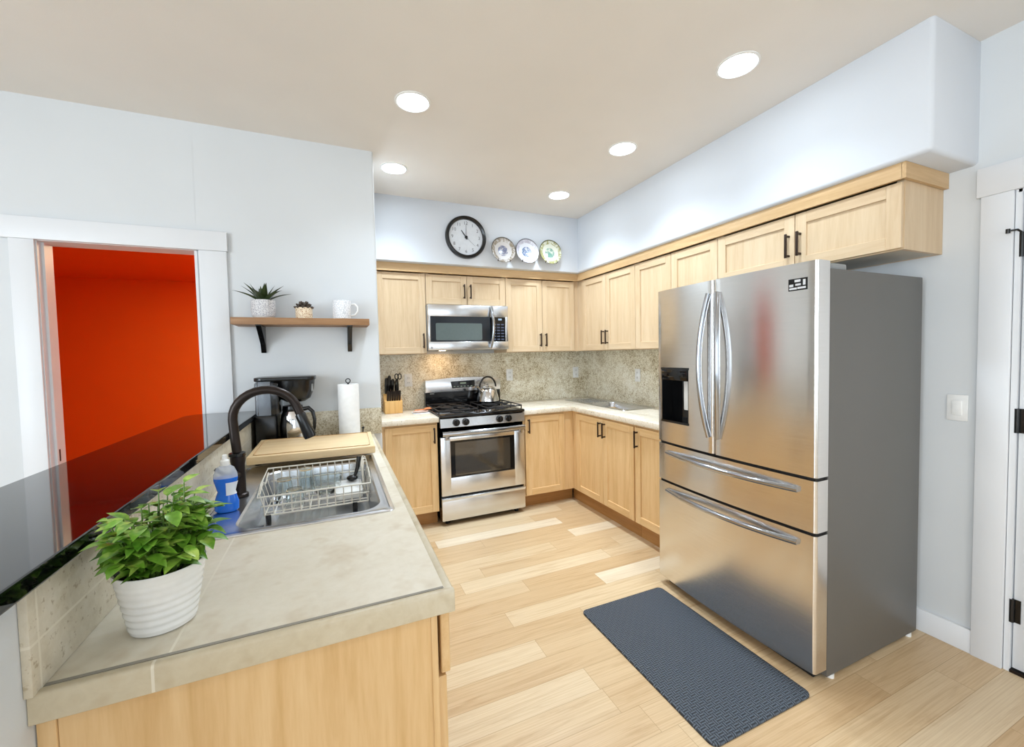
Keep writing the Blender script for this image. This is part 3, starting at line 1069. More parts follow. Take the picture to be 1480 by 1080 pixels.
m = MB(); m.cyl((-1.49, -0.112, 1.079), 0.012, -0.001, 0.006, axis='y', n=16)
childof(m, 'badge', M['black'], bgd, rg)
m = MB(); m.box(-1.825, -1.785, -0.0865, -0.0845, 1.050, 1.060); m.build('model_plate', M['greyplastic'], rg)
# burners and grates
for bx_ in (-1.70, -1.285):
    for by in (-0.515, -0.235):
        m = MB(); m.lathe([(0.052, 0.930), (0.050, 0.938), (0.034, 0.940), (0.034, 0.947), (0.030, 0.950)], (bx_, by, 0), 24)
        m.build('burner', M['iron'], rg)
for gx in (-1.70, -1.285):
    m = MB()
    r = 0.0055
    gx0, gx1, gy0, gy1 = gx - 0.165, gx + 0.165, -0.640, -0.120
    z = 0.958
    m.tube([(p[0], p[1], z) for p in rrect(gx0, gx1, gy0, gy1, 0.03, 0)], r, 6, closed=True)
    m.tube([(gx0, -0.375, z), (gx1, -0.375, z)], r, 6)
    for by in (-0.515, -0.235):
        for a in range(4):
            an = PI / 4 + a * PI / 2
            m.tube([(gx + 0.03 * math.cos(an), by + 0.03 * math.sin(an), z + 0.004), (gx + 0.15 * math.cos(an), by + 0.118 * math.sin(an), z)], r, 6)
    for xx in (gx0, gx1):
        for yy in (gy0 + 0.03, -0.375, gy1 - 0.03): m.tube([(xx, yy, z), (xx, yy, 0.930)], r, 6)
    m.build('grate', M['iron'], rg)

# kettle on the right rear burner
kt = thing('tea_kettle', 'small stainless tea kettle with black handle on the stove', 'kettle', (-1.300, -0.240, 0.964))
m = MB()
kc = (-1.300, -0.240, 0)
m.lathe([(0.098, 0.9655), (0.106, 0.972), (0.106, 0.980), (0.098, 1.02), (0.084, 1.07), (0.074, 1.09), (0.060, 1.098)], kc, 36)
kb = m.build('body', M['chrome'], kt)
m = MB(); m.lathe([(0.060, 1.098), (0.058, 1.104), (0.030, 1.114), (0.012, 1.116), (0.010, 1.124), (0.015, 1.130), (0.010, 1.137)], kc, 28)
m.build('lid', M['chrome'], kt)
m = MB(); m.tube([(-1.365, -0.265, 1.05), (-1.395, -0.275, 1.085), (-1.415, -0.282, 1.112)], [0.020, 0.016, 0.012], 12)
m.build('spout', M['chrome'], kt)
m = MB()
m.tube([(kc[0] + 0.090 * math.cos(a), -0.240 + 0.025 * math.cos(a), 1.105 + 0.098 * math.sin(a)) for a in [PI * k / 16 for k in range(0, 17)]], 0.009, 10)
m.build('handle', M['black'], kt)

# microwave
mw = thing('microwave', 'stainless over the range microwave with dark glass door', 'microwave', (-1.515, -0.2, 1.459))
mx0, mx1, mz0, mz1 = -1.8885, -1.1405, 1.459, 1.859
m = MB(); m.box(mx0, mx1, -0.365, -0.014, mz0, mz1, 0.003); m.build('body', M['greyplastic'], mw)
m = MB()
m.box(mx0, -1.312, -0.400, -0.366, mz0 + 0.004, 1.536, 0.003); m.box(mx0, -1.312, -0.400, -0.366, 1.757, mz1, 0.003)
m.box(mx0, -1.868, -0.400, -0.366, 1.53, 1.76, 0.003)
md = m.build('door', M['steel'], mw)
m = MB(); m.box(-1.869, -1.313, -0.398, -0.368, 1.535, 1.758)
childof(m, 'door_glass', M['mwglass'], md, mw)
m = MB(); m.prism([p[:2] for p in rrect(-1.822, -1.398, 1.548, 1.698, 0.012, 0)], 'y', -0.3992, -0.3975)
childof(m, 'viewing_window', M['mwscreen'], md, mw)
m = MB(); m.tube(arc((-1.318, -0.405, 1.478), (-1.308, -0.405, 1.848), (0.012, -0.036, 0)), 0.013, 12)
childof(m, 'handle', M['steel_bar'], md, mw)
m = MB(); m.cyl((-1.862, -0.4005, 1.484), 0.010, -0.001, 0.002, axis='y', n=18)
childof(m, 'badge', M['greyplastic'], md, mw)
m = MB()
m.box(-1.311, mx1, -0.400, -0.366, mz0 + 0.004, 1.534, 0.003); m.box(-1.311, mx1, -0.400, -0.366, 1.756, mz1, 0.003)
m.box(-1.170, mx1, -0.400, -0.366, 1.53, 1.76, 0.003)
m.build('control_surround', M['steel'], mw)
m = MB(); m.box(-1.311, -1.170, -0.3985, -0.368, 1.533, 1.757)
kp = m.build('keypad', M['blackgloss'], mw)
m = MB()
for i in range(3):
    for j in range(6): m.box(-1.292 + 0.040 * i, -1.264 + 0.040 * i, -0.3992, -0.3984, 1.548 + 0.027 * j, 1.560 + 0.027 * j)
childof(m, 'key_marks', plain('key_mark', (72, 80, 100), 0.4), kp, mw)
m = MB(); m.box(-1.24, -1.205, -0.3992, -0.3984, 1.728, 1.744)
childof(m, 'clock_display', plain('lit_display', (150, 170, 190), 0.4), kp, mw)
for xx in (-1.72, -1.31):
    m = MB(); m.cyl((xx, -0.19, 1.4585), 0.032, 0.0, 0.001, n=20)
    m.build('hood_lamp', M['hoodbulb'] if xx < -1.5 else M['greyplastic'], mw)

# ------------------------------------------------------------------ peninsula sink, faucet
sk = thing('kitchen_sink', 'stainless steel drop in sink bowl in the peninsula countertop', 'sink', (-2.75, -2.165, CT))
bx0, bx1, by0, by1 = -2.930, -2.507, -2.545, -1.86
m = MB()
rings = [rrect(SX0, SX1, SY0, SY1, 0.025, CT + 0.0008), rrect(SX0 + 0.002, SX1 - 0.002, SY0 + 0.002, SY1 - 0.002, 0.025, CT + 0.004),
         rrect(SX0 + 0.014, SX1 - 0.014, SY0 + 0.014, SY1 - 0.014, 0.02, CT + 0.005), rrect(SX0 + 0.018, SX1 - 0.018, SY0 + 0.018, SY1 - 0.018, 0.02, CT + 0.002),
         rrect(bx0, bx1, by0, by1, 0.075, CT + 0.002), rrect(bx0 + 0.006, bx1 - 0.006, by0 + 0.006, by1 - 0.006, 0.072, CT - 0.004),
         rrect(bx0 + 0.012, bx1 - 0.012, by0 + 0.012, by1 - 0.012, 0.070, CT - 0.05), rrect(bx0 + 0.020, bx1 - 0.020, by0 + 0.020, by1 - 0.020, 0.066, 0.815),
         rrect(bx0 + 0.034, bx1 - 0.034, by0 + 0.034, by1 - 0.034, 0.055, 0.802), rrect(bx0 + 0.06, bx1 - 0.06, by0 + 0.06, by1 - 0.06, 0.04, 0.800)]
m.loft(rings, False, True)
m.build('basin', M['sinksteel'], sk)
m = MB(); m.lathe([(0.042, 0.8005), (0.040, 0.804), (0.030, 0.802), (0.012, 0.8015)], (-2.72, -2.36, 0), 24)
m.build('drain', M['chrome'], sk)

fa = thing('faucet', 'dark bronze gooseneck faucet on the peninsula sink deck', 'faucet', (-2.972, -2.187, CT))
fx, fy = -2.972, -2.187
m = MB()
m.lathe([(0.030, CT + 0.005), (0.029, CT + 0.012), (0.0225, CT + 0.016), (0.0215, CT + 0.12), (0.024, CT + 0.135), (0.024, CT + 0.150), (0.017, CT + 0.156)], (fx, fy, 0), 24)
m.build('base', M['bronze'], fa)
pts = [(fx, fy, CT + 0.15), (fx - 0.006, fy, CT + 0.22), (fx - 0.010, fy, CT + 0.285)]
c0, rr = (fx + 0.098, CT + 0.285), 0.108
for k in range(1, 15):
    a = PI - (PI - 0.22) * k / 14
    pts.append((c0[0] + rr * math.cos(a), fy - 0.001 * k, c0[1] + rr * 0.95 * math.sin(a)))
e = Vector(pts[-1]); d = (e - Vector(pts[-2])).normalized()
pts.append(tuple(e + d * 0.02))
m = MB(); m.tube(pts, 0.0155, 14); m.build('neck', M['bronze'], fa)
e = Vector(pts[-1])
m = MB(); m.tube([e - d * 0.004, e + d * 0.004, e + d * 0.03, e + d * 0.085, e + d * 0.095], [0.017, 0.019, 0.019, 0.023, 0.020], 16)
m.build('spray_head', M['black'], fa)
m = MB()
m.tube([(fx - 0.002, fy - 0.018, CT + 0.085), (fx - 0.006, fy - 0.045, CT + 0.088)], 0.015, 14)
m.tube([(fx - 0.006, fy - 0.038, CT + 0.09), (fx - 0.03, fy - 0.055, CT + 0.10), (fx - 0.055, fy - 0.065, CT + 0.125)], [0.008, 0.007, 0.006], 10)
m.build('lever', M['bronze'], fa)
m = MB(); m.lathe([(0.021, CT + 0.148), (0.027, CT + 0.152), (0.027, CT + 0.162), (0.018, CT + 0.166)], (fx - 0.001, fy, 0), 20)
m.build('collar', M['black'], fa)

# dish soap bottle
sp_ = thing('dish_soap_bottle', 'clear bottle of blue dish soap beside the faucet', 'soap bottle', (-2.978, -2.345, CT + 0.003))
sc = (-2.978, -2.345, 0)
zb = CT + 0.0035
m = MB()
m.lathe([(0.028, zb), (0.034, zb + 0.006), (0.035, zb + 0.03), (0.029, zb + 0.052), (0.024, zb + 0.066), (0.028, zb + 0.082), (0.034, zb + 0.105), (0.034, zb + 0.112)], sc, 28, 1.0, 0.68)
m.build('soap', M['bluesoap'], sp_)
m = MB()
m.lathe([(0.0345, zb + 0.112), (0.033, zb + 0.125), (0.025, zb + 0.145), (0.014, zb + 0.152)], sc, 28, 1.0, 0.68, cap0=False, cap1=False)
m.build('bottle_neck', M['clearplastic'], sp_)
m = MB(); m.lathe([(0.013, zb + 0.152), (0.013, zb + 0.168), (0.008, zb + 0.172), (0.007, zb + 0.186), (0.004, zb + 0.188)], sc, 20)
m.build('cap', M['white'], sp_)
m = MB()
ring = []
for z, r in ((zb + 0.056, 0.0295), (zb + 0.066, 0.0262), (zb + 0.082, 0.0300), (zb + 0.098, 0.0345)):
    ring.append([(sc[0] + (r) * math.cos(a), sc[1] + (r) * 0.70 * math.sin(a), z) for a in [-1.45 + 1.6 * k / 8 for k in range(9)]])
m.loft(ring, closed=False)
m.build('label', M['label'], sp_)

# cutting board on feet
bd = thing('cutting_board', 'thick wooden cutting board beyond the dish rack', 'cutting board', (-2.74, -1.62, CT))
ang = math.radians(-3.5)
m = MB()
B = [(-3.020, -1.425), (-2.462, -1.462), (-2.474, -1.872), (-3.012, -1.850)]
B = [(-3.012, -1.415), (-2.458, -1.452), (-2.470, -1.868), (-3.008, -1.846)]
m.prism(B, 'z', 0.950, 0.985, 0.005, 2)
bb = m.build('board', M['board'], bd)
m = MB()
inner = []
cx_, cy_ = sum(p[0] for p in B) / 4, sum(p[1] for p in B) / 4
for p in B: inner.append((cx_ + (p[0] - cx_) * 0.92, cy_ + (p[1] - cy_) * 0.88, 0.9852))
loop = []
for i in range(4):
    p, q = Vector(inner[i]), Vector(inner[(i + 1) % 4])
    loop += [p.lerp(q, t) for t in (0.03, 0.35, 0.65, 0.97)]
m.tube(loop, 0.0035, 6, closed=True, flat=0.15)
childof(m, 'juice_groove', plain('groove_wood', (186, 150, 104), 0.6), bb, bd)
for px_, py_ in ((-2.985, -1.45), (-2.49, -1.49), (-2.497, -1.70), (-2.985, -1.70)):
    m = MB(); m.cyl((px_, py_, 0), 0.014, CT + 0.0006 if py_ > -1.7 else CT + 0.003, 0.951, n=14); m.build('foot', M['blackmatte'], bd)

# ------------------------------------------------------------------ dish rack and what stands in it
rk = thing('dish_rack', 'cream wire dish rack standing in the sink bowl', 'dish rack', (-2.71, -2.06, 0.80))
rx0, rx1, ry0, ry1 = -2.895, -2.530, -2.195, -1.925
zlo, zhi, zfar = 0.832, 0.905, 0.945
w = 0.0026
m = MB()
top = [(rx0 - 0.02, ry0 - 0.008, zhi), (rx1 + 0.012, ry0 - 0.008, zhi), (rx1 + 0.014, (ry0 + ry1) / 2, zhi + 0.012), (rx1 + 0.010, ry1, zfar), (rx0 - 0.02, ry1, zfar), (rx0 - 0.028, (ry0 + ry1) / 2, zhi + 0.012)]
m.tube(top, w * 1.3, 6, closed=True)
m.tube([(rx0, ry0, zlo), (rx1, ry0, zlo), (rx1, ry1, zlo), (rx0, ry1, zlo)], w * 1.2, 6, closed=True)
m.tube([(rx0 - 0.01, ry0 - 0.004, (zlo + zhi) / 2), (rx1 + 0.006, ry0 - 0.004, (zlo + zhi) / 2)], w, 6)
m.tube([(rx0 - 0.01, ry1, (zlo + zfar) / 2), (rx1 + 0.006, ry1, (zlo + zfar) / 2)], w, 6)
m.build('frame', M['wirecream'], rk)
for k in range(13):
    x = rx0 + (rx1 - rx0) * k / 12
    m = MB()
    m.tube([(x * 1.0, ry0 - 0.008, zhi), (x, ry0, zlo), (x, ry1, zlo), (x, ry1, zfar)], w * 0.85, 6)
    m.build('rib_wire', M['wirecream'], rk)
for k in range(4):
    y = ry0 + (ry1 - ry0) * (k + 0.5) / 4
    m = MB()
    m.tube([(rx0 - 0.022, y, zhi + 0.01), (rx0, y, zlo), (rx1, y, zlo), (rx1 + 0.013, y, zhi + 0.014)], w * 0.85, 6)
    m.build('cross_wire', M['wirecream'], rk)
for k, y in enumerate((-2.16, -2.02)):
    m = MB()
    m.tube([(rx0 - 0.018, y, zhi), (rx0 - 0.012, y + 0.04, zhi + 0.035), (rx0 - 0.018, y + 0.09, zhi + 0.01)], w, 6)
    m.build('end_loop', M['wirecream'], rk)
for k in range(3):
    m = MB()
    y = -1.95 - 0.05 * k
    m.tube([(rx1 + 0.013, y + 0.02, zhi + 0.014), (rx1 + 0.008, y + 0.02, zfar + 0.008), (rx1 - 0.004, y, zfar + 0.016), (rx1 - 0.012, y - 0.02, zfar - 0.01), (rx1 - 0.006, y - 0.02, zlo)], w, 6)
    m.build('plate_loop', M['wirecream'], rk)
for x, y in ((rx0 + 0.012, ry0), (rx1 - 0.05, ry0), (rx0 + 0.012, ry1), (rx1 - 0.05, ry1)):
    m = MB(); m.cyl((x, y, 0), 0.0095, 0.8005, 0.834, n=14); m.build('foot', M['black'], rk)


def tumbler(x, y, z, label, r=0.034, h=0.095, flip=True):
    m = MB()
    pr = [(r * 0.82, 0), (r, h), (r - 0.003, h), (r * 0.82 - 0.003, 0.008)]
    if flip: pr = [(a, h - b) for a, b in pr]
    m.lathe([(a, z + b) for a, b in pr], (x, y, 0), 26)
    o = m.build('glass_tumbler', M['glass'])
    tag(o, label, 'glass', 'glassware in the dish rack')


zr = zlo + 0.003
tumbler(-2.845, -2.02, zr, 'upturned clear tumbler at the faucet end of the dish rack', 0.034, 0.082)
tumbler(-2.765, -2.00, zr, 'upturned clear tumbler, tallest in the middle of the dish rack', 0.031, 0.112)
tumbler(-2.800, -2.115, zr, 'squat clear glass at the near side of the dish rack', 0.036, 0.062)
m = MB(); m.lathe([(0.034, zr), (0.060, zr + 0.028), (0.064, zr + 0.072), (0.061, zr + 0.072), (0.057, zr + 0.030), (0.030, zr + 0.005)], (-2.688, -2.02, 0), 32)
tag(m.build('glass_bowl', M['glass']), 'clear glass bowl in the middle of the dish rack', 'bowl', 'glassware in the dish rack')
m = MB()
m.prism([p[:2] for p in rrect(-2.652, -2.545, -2.15, -1.96, 0.02, 0)], 'z', zr, zr + 0.028, 0.006, 2)
tag(m.build('food_container', M['platewhite']), 'white plastic food container lying at the right of the dish rack', 'container')
la = thing('ladle', 'black ladle leaning at the far right end of the dish rack', 'ladle', (-2.565, -1.955, zr))
m = MB(); m.tube([(-2.575, -1.985, zr + 0.033), (-2.556, -1.955, zr + 0.080), (-2.548, -1.945, zr + 0.125)], [0.006, 0.009, 0.011], 10); m.build('handle', M['black'], la)
m = MB(); m.ball((-2.582, -1.992, zr + 0.042), (0.024, 0.024, 0.013)); m.build('bowl', M['black'], la)

# ------------------------------------------------------------------ potted plant on the counter
pl = thing('potted_plant', 'bushy green leafy plant in a ribbed white pot on the peninsula', 'plant', (-2.952, -2.975, CT))
pc = (-2.952, -2.975, 0)
m = MB()
prof = [(0.046, CT + 0.0006), (0.0505, CT + 0.004)]
for k in range(46):
    t = k / 45
    z = CT + 0.008 + t * 0.104
    amp = 0.0011 if 0.02 < t < 0.62 else (0.0004 if t < 0.9 else 0.0)
    prof.append((0.0512 + 0.0185 * t + amp * math.sin(t * PI * 2 * 7.5), z))
prof += [(0.0705, CT + 0.115), (0.0695, CT + 0.118), (0.066, CT + 0.117), (0.064, CT + 0.098)]
m.lathe(prof, pc, 48, 1.0, 0.95, cap1=False)
m.build('pot', M['ceramic'], pl)
m = MB(); m.lathe([(0.0645, CT + 0.092), (0.063, CT + 0.100), (0.03, CT + 0.103), (0.0, CT + 0.104)], pc, 32, 1.0, 0.95); m.build('soil', M['soil'], pl)
ms, ml = MB(), MB()
rnd = random.Random(21)
for i in range(82):
    a = rnd.uniform(0, 2 * PI)
    spread = rnd.uniform(0.1, 1.0)
    rb = 0.048 * math.sqrt(rnd.random())
    b = Vector((pc[0] + rb * math.cos(a), pc[1] + rb * math.sin(a), CT + 0.10))
    h = (0.150 - 0.105 * spread ** 1.6) * rnd.uniform(0.75, 1.12)
    tip = b + Vector((math.cos(a) * (0.052 if math.cos(a) > 0 else 0.044) * spread, math.sin(a) * 0.064 * spread, h))
    mid = b.lerp(tip, 0.5) + Vector((0, 0, 0.012))
    ms.tube([b, mid, tip], [0.0020, 0.0016, 0.0011], 5)
    nl = rnd.randint(5, 8)
    for k in range(nl):
        t = 0.18 + 0.82 * k / (nl - 1)
        p = b.lerp(mid, t * 2) if t < 0.5 else mid.lerp(tip, t * 2 - 1)
        la_ = a + (1 if k % 2 else -1) * rnd.uniform(0.5, 1.7) if k < nl - 1 else a
        dr = Vector((math.cos(la_), math.sin(la_), rnd.uniform(-0.25, 0.7)))
        L = rnd.uniform(0.030, 0.047)
        if p.z < CT + 0.124: continue
        if p.z < CT + 0.145: dr.z = max(dr.z, 0.15)
        if p.x + dr.normalized().x * L < -3.042: L *= 0.45
        if p.x + dr.normalized().x * L < -3.042: continue
        ml.blade(p, dr, L, rnd.uniform(0.018, 0.027), rnd.uniform(0.1, 0.6), segs=5, fold=0.3)
ms.build('stems', M['stem'], pl)
ml.build('leaves', M['leaf'], pl)

# ------------------------------------------------------------------ coffee maker and paper towels
cm = thing('coffee_maker', 'black drip coffee maker with steel carafe behind the cutting board', 'coffee maker', (-2.90, -1.265, CT))
m = MB()
m.box(-3.045, -2.770, -1.365, -1.165, CT + 0.0005, CT + 0.040, 0.010)
m.box(-3.045, -2.945, -1.365, -1.165, CT + 0.03, 1.105, 0.010)
m.build('base', M['black'], cm)
m = MB(); m.box(-3.042, -2.925, -1.362, -1.168, 1.105, 1.292, 0.014, 3); m.build('water_tank', M['tank'], cm)
m = MB(); m.box(-2.968, -2.948, -1.352, -1.178, 1.10, 1.29, 0.004); m.build('back_column', M['black'], cm)
m = MB()
m.lathe([(0.050, 1.168), (0.078, 1.186), (0.098, 1.235), (0.104, 1.292)], (-2.852, -1.265, 0), 32)
m.build('brew_basket', M['black'], cm)
m = MB()
m.prism([p[:2] for p in rrect(-3.048, -2.742, -1.372, -1.160, 0.05, 0)], 'z', 1.292, 1.314, 0.005, 2)
m.build('lid', M['black'], cm)
m = MB(); m.box(-2.768, -2.757, -1.315, -1.275, 1.225, 1.268, 0.002); m.build('control_badge', M['greyplastic'], cm)
m = MB(); m.lathe([(0.058, 0.956), (0.068, 0.962), (0.070, 1.03), (0.062, 1.09), (0.052, 1.115)], (-2.868, -1.268, 0), 32)
ca = m.build('carafe', M['chrome'], cm)
m = MB(); m.lathe([(0.053, 1.115), (0.055, 1.122), (0.050, 1.145), (0.02, 1.150)], (-2.868, -1.268, 0), 28); childof(m, 'carafe_lid', M['black'], ca, cm)
m = MB()
m.tube([(-2.815, -1.285, 1.122), (-2.785, -1.292, 1.128), (-2.764, -1.297, 1.105), (-2.756, -1.300, 1.060), (-2.758, -1.300, 1.015), (-2.763, -1.298, 0.995)], [0.012, 0.012, 0.011, 0.010, 0.009, 0.008], 10, flat=0.8)
childof(m, 'handle', M['black'], ca, cm)

pt = thing('paper_towel_holder', 'roll of white paper towels on a black upright holder', 'paper towels', (-2.566, -1.235, CT))
m = MB()
m.lathe([(0.074, CT + 0.0005), (0.074, CT + 0.010), (0.070, CT + 0.013)], (-2.566, -1.235, 0), 32)
m.cyl((-2.566, -1.235, 0), 0.006, CT + 0.01, 1.262, n=10)
m.tube([(-2.566 + 0.013 * math.sin(a), -1.235, 1.272 - 0.013 * math.cos(a)) for a in [2 * PI * k / 14 for k in range(14)]], 0.003, 6, closed=True)
m.tube([(-2.494, -1.235, CT + 0.010), (-2.488, -1.235, CT + 0.06)], 0.004, 8)
m.ball((-2.488, -1.235, CT + 0.062), 0.008)
m.build('stand', M['black'], pt)
m = MB(); m.lathe([(0.020, CT + 0.015), (0.060, CT + 0.014), (0.061, CT + 0.02), (0.061, 1.248), (0.060, 1.252), (0.020, 1.252), (0.020, CT + 0.015)], (-2.566, -1.235, 0), 40, cap0=False, cap1=False)
m.build('paper_roll', M['paper'], pt)

# ------------------------------------------------------------------ wall shelf and what is on it
sh = thing('wall_shelf', 'floating wood shelf on two black brackets above the coffee maker', 'shelf', (-2.80, -1.14, 1.62))
zs0, zs1 = 1.607, 1.645
m = MB(); m.box(-3.142, -2.436, -1.325, YL - 0.001, zs0, zs1, 0.002); m.build('board', M['shelfwood'], sh)
for xx in (-3.018, -2.545):
    m = MB()
    m.box(xx - 0.014, xx + 0.014, -1.305, YL - 0.001, zs0 - 0.005, zs0)
    m.prism([(YL - 0.001, zs0), (YL - 0.001, 1.455), (YL - 0.012, 1.452), (YL - 0.030, 1.500), (-1.300, zs0 - 0.002), (-1.300, zs0)], 'x', xx - 0.013, xx + 0.013, 0.001, 1)
    m.build('bracket', M['black'], sh)
zt = zs1
sy = -1.232
ag = thing('potted_agave', 'spiky green agave in a grey patterned pot on the shelf', 'plant', (-2.998, sy, zt))
m = MB(); m.lathe([(0.046, zt + 0.0005), (0.050, zt + 0.006), (0.052, zt + 0.010), (0.0545, zt + 0.012)], (-2.998, sy, 0), 36); m.build('pot_foot', M['ceramic'], ag)
m = MB(); m.lathe([(0.056, zt + 0.012), (0.060, zt + 0.030), (0.061, zt + 0.095), (0.059, zt + 0.104), (0.055, zt + 0.104), (0.053, zt + 0.09)], (-2.998, sy, 0), 40); m.build('pot', M['potgrey'], ag)
m = MB(); m.lathe([(0.054, zt + 0.088), (0.0, zt + 0.092)], (-2.998, sy, 0), 24); m.build('soil', M['soil'], ag)
m = MB()
for ringi, (n_, el, L) in enumerate(((6, 0.42, 0.150), (6, 1.0, 0.140), (4, 2.2, 0.115))):
    for k in range(n_):
        a = 2 * PI * (k + 0.5 * ringi) / n_ + 0.3
        m.blade((-2.998 + 0.012 * math.cos(a), sy + 0.012 * math.sin(a), zt + 0.09), (math.cos(a), math.sin(a), el + 0.45), L, 0.036, 0.34 - 0.12 * ringi, segs=7, fold=0.45, shape=0.5)
m.build('leaves', M['agave'], ag)
su = thing('potted_succulent', 'tiny dark succulent in a woven tan pot on the shelf', 'plant', (-2.792, sy, zt))
m = MB(); m.lathe([(0.042, zt + 0.0005), (0.045, zt + 0.004), (0.0455, zt + 0.064), (0.044, zt + 0.067), (0.040, zt + 0.066), (0.039, zt + 0.056)], (-2.792, sy, 0), 36); m.build('pot', M['pottan'], su)
m = MB(); m.lathe([(0.040, zt + 0.055), (0.0, zt + 0.058)], (-2.792, sy, 0), 24); m.build('soil', M['soil'], su)
m = MB()
for n_, rr_, zz, el in ((10, 0.030, 0.058, 0.35), (8, 0.020, 0.062, 0.9), (5, 0.008, 0.068, 1.8)):
    for k in range(n_):
        a = 2 * PI * k / n_ + rr_ * 50
        b = Vector((-2.792 + rr_ * 0.5 * math.cos(a), sy + rr_ * 0.5 * math.sin(a), zt + zz))
        dd = Vector((math.cos(a), math.sin(a), el)).normalized()
        m.tube([b, b + dd * 0.018, b + dd * 0.036, b + dd * 0.042], [0.004, 0.0075, 0.0065, 0.001], 7)
m.build('leaves', M['succ'], su)
mg = thing('mug', 'white speckled mug at the right end of the shelf', 'mug', (-2.585, sy, zt))
m = MB(); m.lathe([(0.045, zt + 0.0005), (0.050, zt + 0.006), (0.0525, zt + 0.05), (0.0525, zt + 0.112), (0.0515, zt + 0.114), (0.049, zt + 0.112), (0.049, zt + 0.02), (0.0, zt + 0.014)], (-2.585, sy, 0), 40)
m.build('cup', M['mugpat'], mg)
m = MB(); m.tube([(-2.535, sy, zt + 0.095), (-2.512, sy - 0.004, zt + 0.096), (-2.496, sy - 0.006, zt + 0.078), (-2.496, sy - 0.006, zt + 0.052), (-2.512, sy - 0.004, zt + 0.030), (-2.535, sy, zt + 0.026)], 0.0055, 10)
m.build('handle', M['ceramic'], mg)

# ------------------------------------------------------------------ wall clock and plates
ck_ = thing('wall_clock', 'round black rimmed clock on the wall above the microwave', 'clock', (-1.545, -0.437, 2.443))
cc = (-1.545, -0.437, 2.443)
m = MB(); m.lathe([(0.150, -0.001), (0.184, -0.001), (0.186, -0.016), (0.180, -0.034), (0.168, -0.038), (0.156, -0.030), (0.152, -0.014)], cc, 64, axis='y', cap0=False, cap1=False)
m.build('rim', M['black'], ck_)
m = MB(); m.lathe([(0.156, -0.001), (0.156, -0.012)], cc, 64, axis='y'); m.build('face', plain('clock_dial', (218, 222, 228), 0.5), ck_)


def text_mesh(s, size):
    cu = bpy.data.curves.new('txt', 'FONT')
    cu.body = s; cu.size = size; cu.align_x = 'CENTER'; cu.align_y = 'CENTER'; cu.resolution_u = 3
    ob = bpy.data.objects.new('txt', cu)
    COL.objects.link(ob)
    me = bpy.data.meshes.new_from_object(ob.evaluated_get(bpy.context.evaluated_depsgraph_get()))
    bpy.data.objects.remove(ob); bpy.data.curves.remove(cu)
    return me


bmn = bmesh.new()
for k in range(1, 13):
    me = text_mesh(str(k), 0.040)
    a = PI / 2 - k * PI / 6
    T = Matrix.Translation((0.122 * math.cos(a), -0.0128, 0.122 * math.sin(a))) @ Matrix.Rotation(PI / 2, 4, 'X')
    me.transform(T)
    bmn.from_mesh(me)
    bpy.data.meshes.remove(me)
me = bpy.data.meshes.new('numerals'); bmn.to_mesh(me); bmn.free()
me.materials.append(plain('clock_numeral_ink', (96, 98, 104), 0.5))
o = bpy.data.objects.new('numerals', me); COL.objects.link(o); o.parent = ck_


def hand(name, ang, L, wd, mat, yy, tail=0.02):
    m = MB()
    s = Vector((math.sin(ang), 0, math.cos(ang))); p = Vector((math.cos(ang), 0, -math.sin(ang)))
    c = Vector((cc[0], yy + cc[1], cc[2]))
    q = [c - s * tail - p * wd, c - s * tail + p * wd, c + s * L + p * wd * 0.4, c + s * L - p * wd * 0.4]
    A = [m._v(x) for x in q]; Bv = [m._v(x + Vector((0, -0.002, 0))) for x in q]
    m._f(A); m._f(Bv[::-1])
    for i in range(4): m._f([A[i], Bv[i], Bv[(i + 1) % 4], A[(i + 1) % 4]])
    bmesh.ops.recalc_face_normals(m.bm, faces=m.bm.faces)
    m.build(name, mat, ck_)


ink = M['black']
hand('hour_hand', math.radians(-36), 0.072, 0.006, ink, -0.015)
hand('minute_hand', math.radians(1), 0.118, 0.0028, plain('grey_hand', (120, 122, 128), 0.4), -0.018)
hand('second_hand', math.radians(132), 0.110, 0.0010, plain('thin_grey_hand', (150, 152, 158), 0.4), -0.021)
m = MB(); m.cyl(cc, 0.012, -0.026, -0.012, axis='y', n=18); m.build('hub', ink, ck_)

PLM = [plate_mat('plate_brown_blue', (142, 130, 112), (108, 112, 136), (206, 202, 200)), plate_mat('plate_blue_white', (172, 168, 178), (96, 112, 142), (208, 209, 214)),
       plate_mat('plate_green_yellow', (150, 146, 96), (112, 150, 136), (210, 211, 196))]
PLAB = ['brown rimmed plate hanging on the wall nearest the clock', 'blue and white plate hanging between the other two plates', 'green and yellow plate hanging nearest the corner']
for i, (xx, zz) in enumerate(((-1.212, 2.345), (-0.975, 2.353), (-0.733, 2.362))):
    yb = -0.437
    r_ = thing('hanging_plate', PLAB[i], 'plate', (xx, yb, zz), 0, 'decorative wall plates')
    m = MB()
    m.xf = Matrix.Rotation(math.radians(-7), 4, 'X')
    m.lathe([(0.040, -0.036), (0.062, -0.040), (0.082, -0.052), (0.115, -0.062), (0.116, -0.064), (0.114, -0.067), (0.083, -0.058), (0.064, -0.046), (0.0, -0.043)], (0, 0, 0), 48, axis='y', cap0=True)
    m.build('dish', PLM[i], r_, world=False)
    m = MB()
    m.xf = Matrix.Rotation(math.radians(-7), 4, 'X')
    for s in (-1, 1):
        m.tube([(0.0, -0.004, 0.10), (s * 0.035, -0.028, 0.02), (s * 0.052, -0.044, -0.085), (s * 0.058, -0.056, -0.104), (s * 0.058, -0.074, -0.104), (s * 0.057, -0.070, -0.090)], 0.0032, 8)
    m.tube([(-0.05, -0.040, -0.085), (0.05, -0.040, -0.085)], 0.0032, 8)
    m.tube([(0, -0.001, 0.108), (0, -0.006, 0.09), (0, -0.03, 0.0)], 0.003, 8)
    m.build('wire_hanger', M['handle'], r_, world=False)

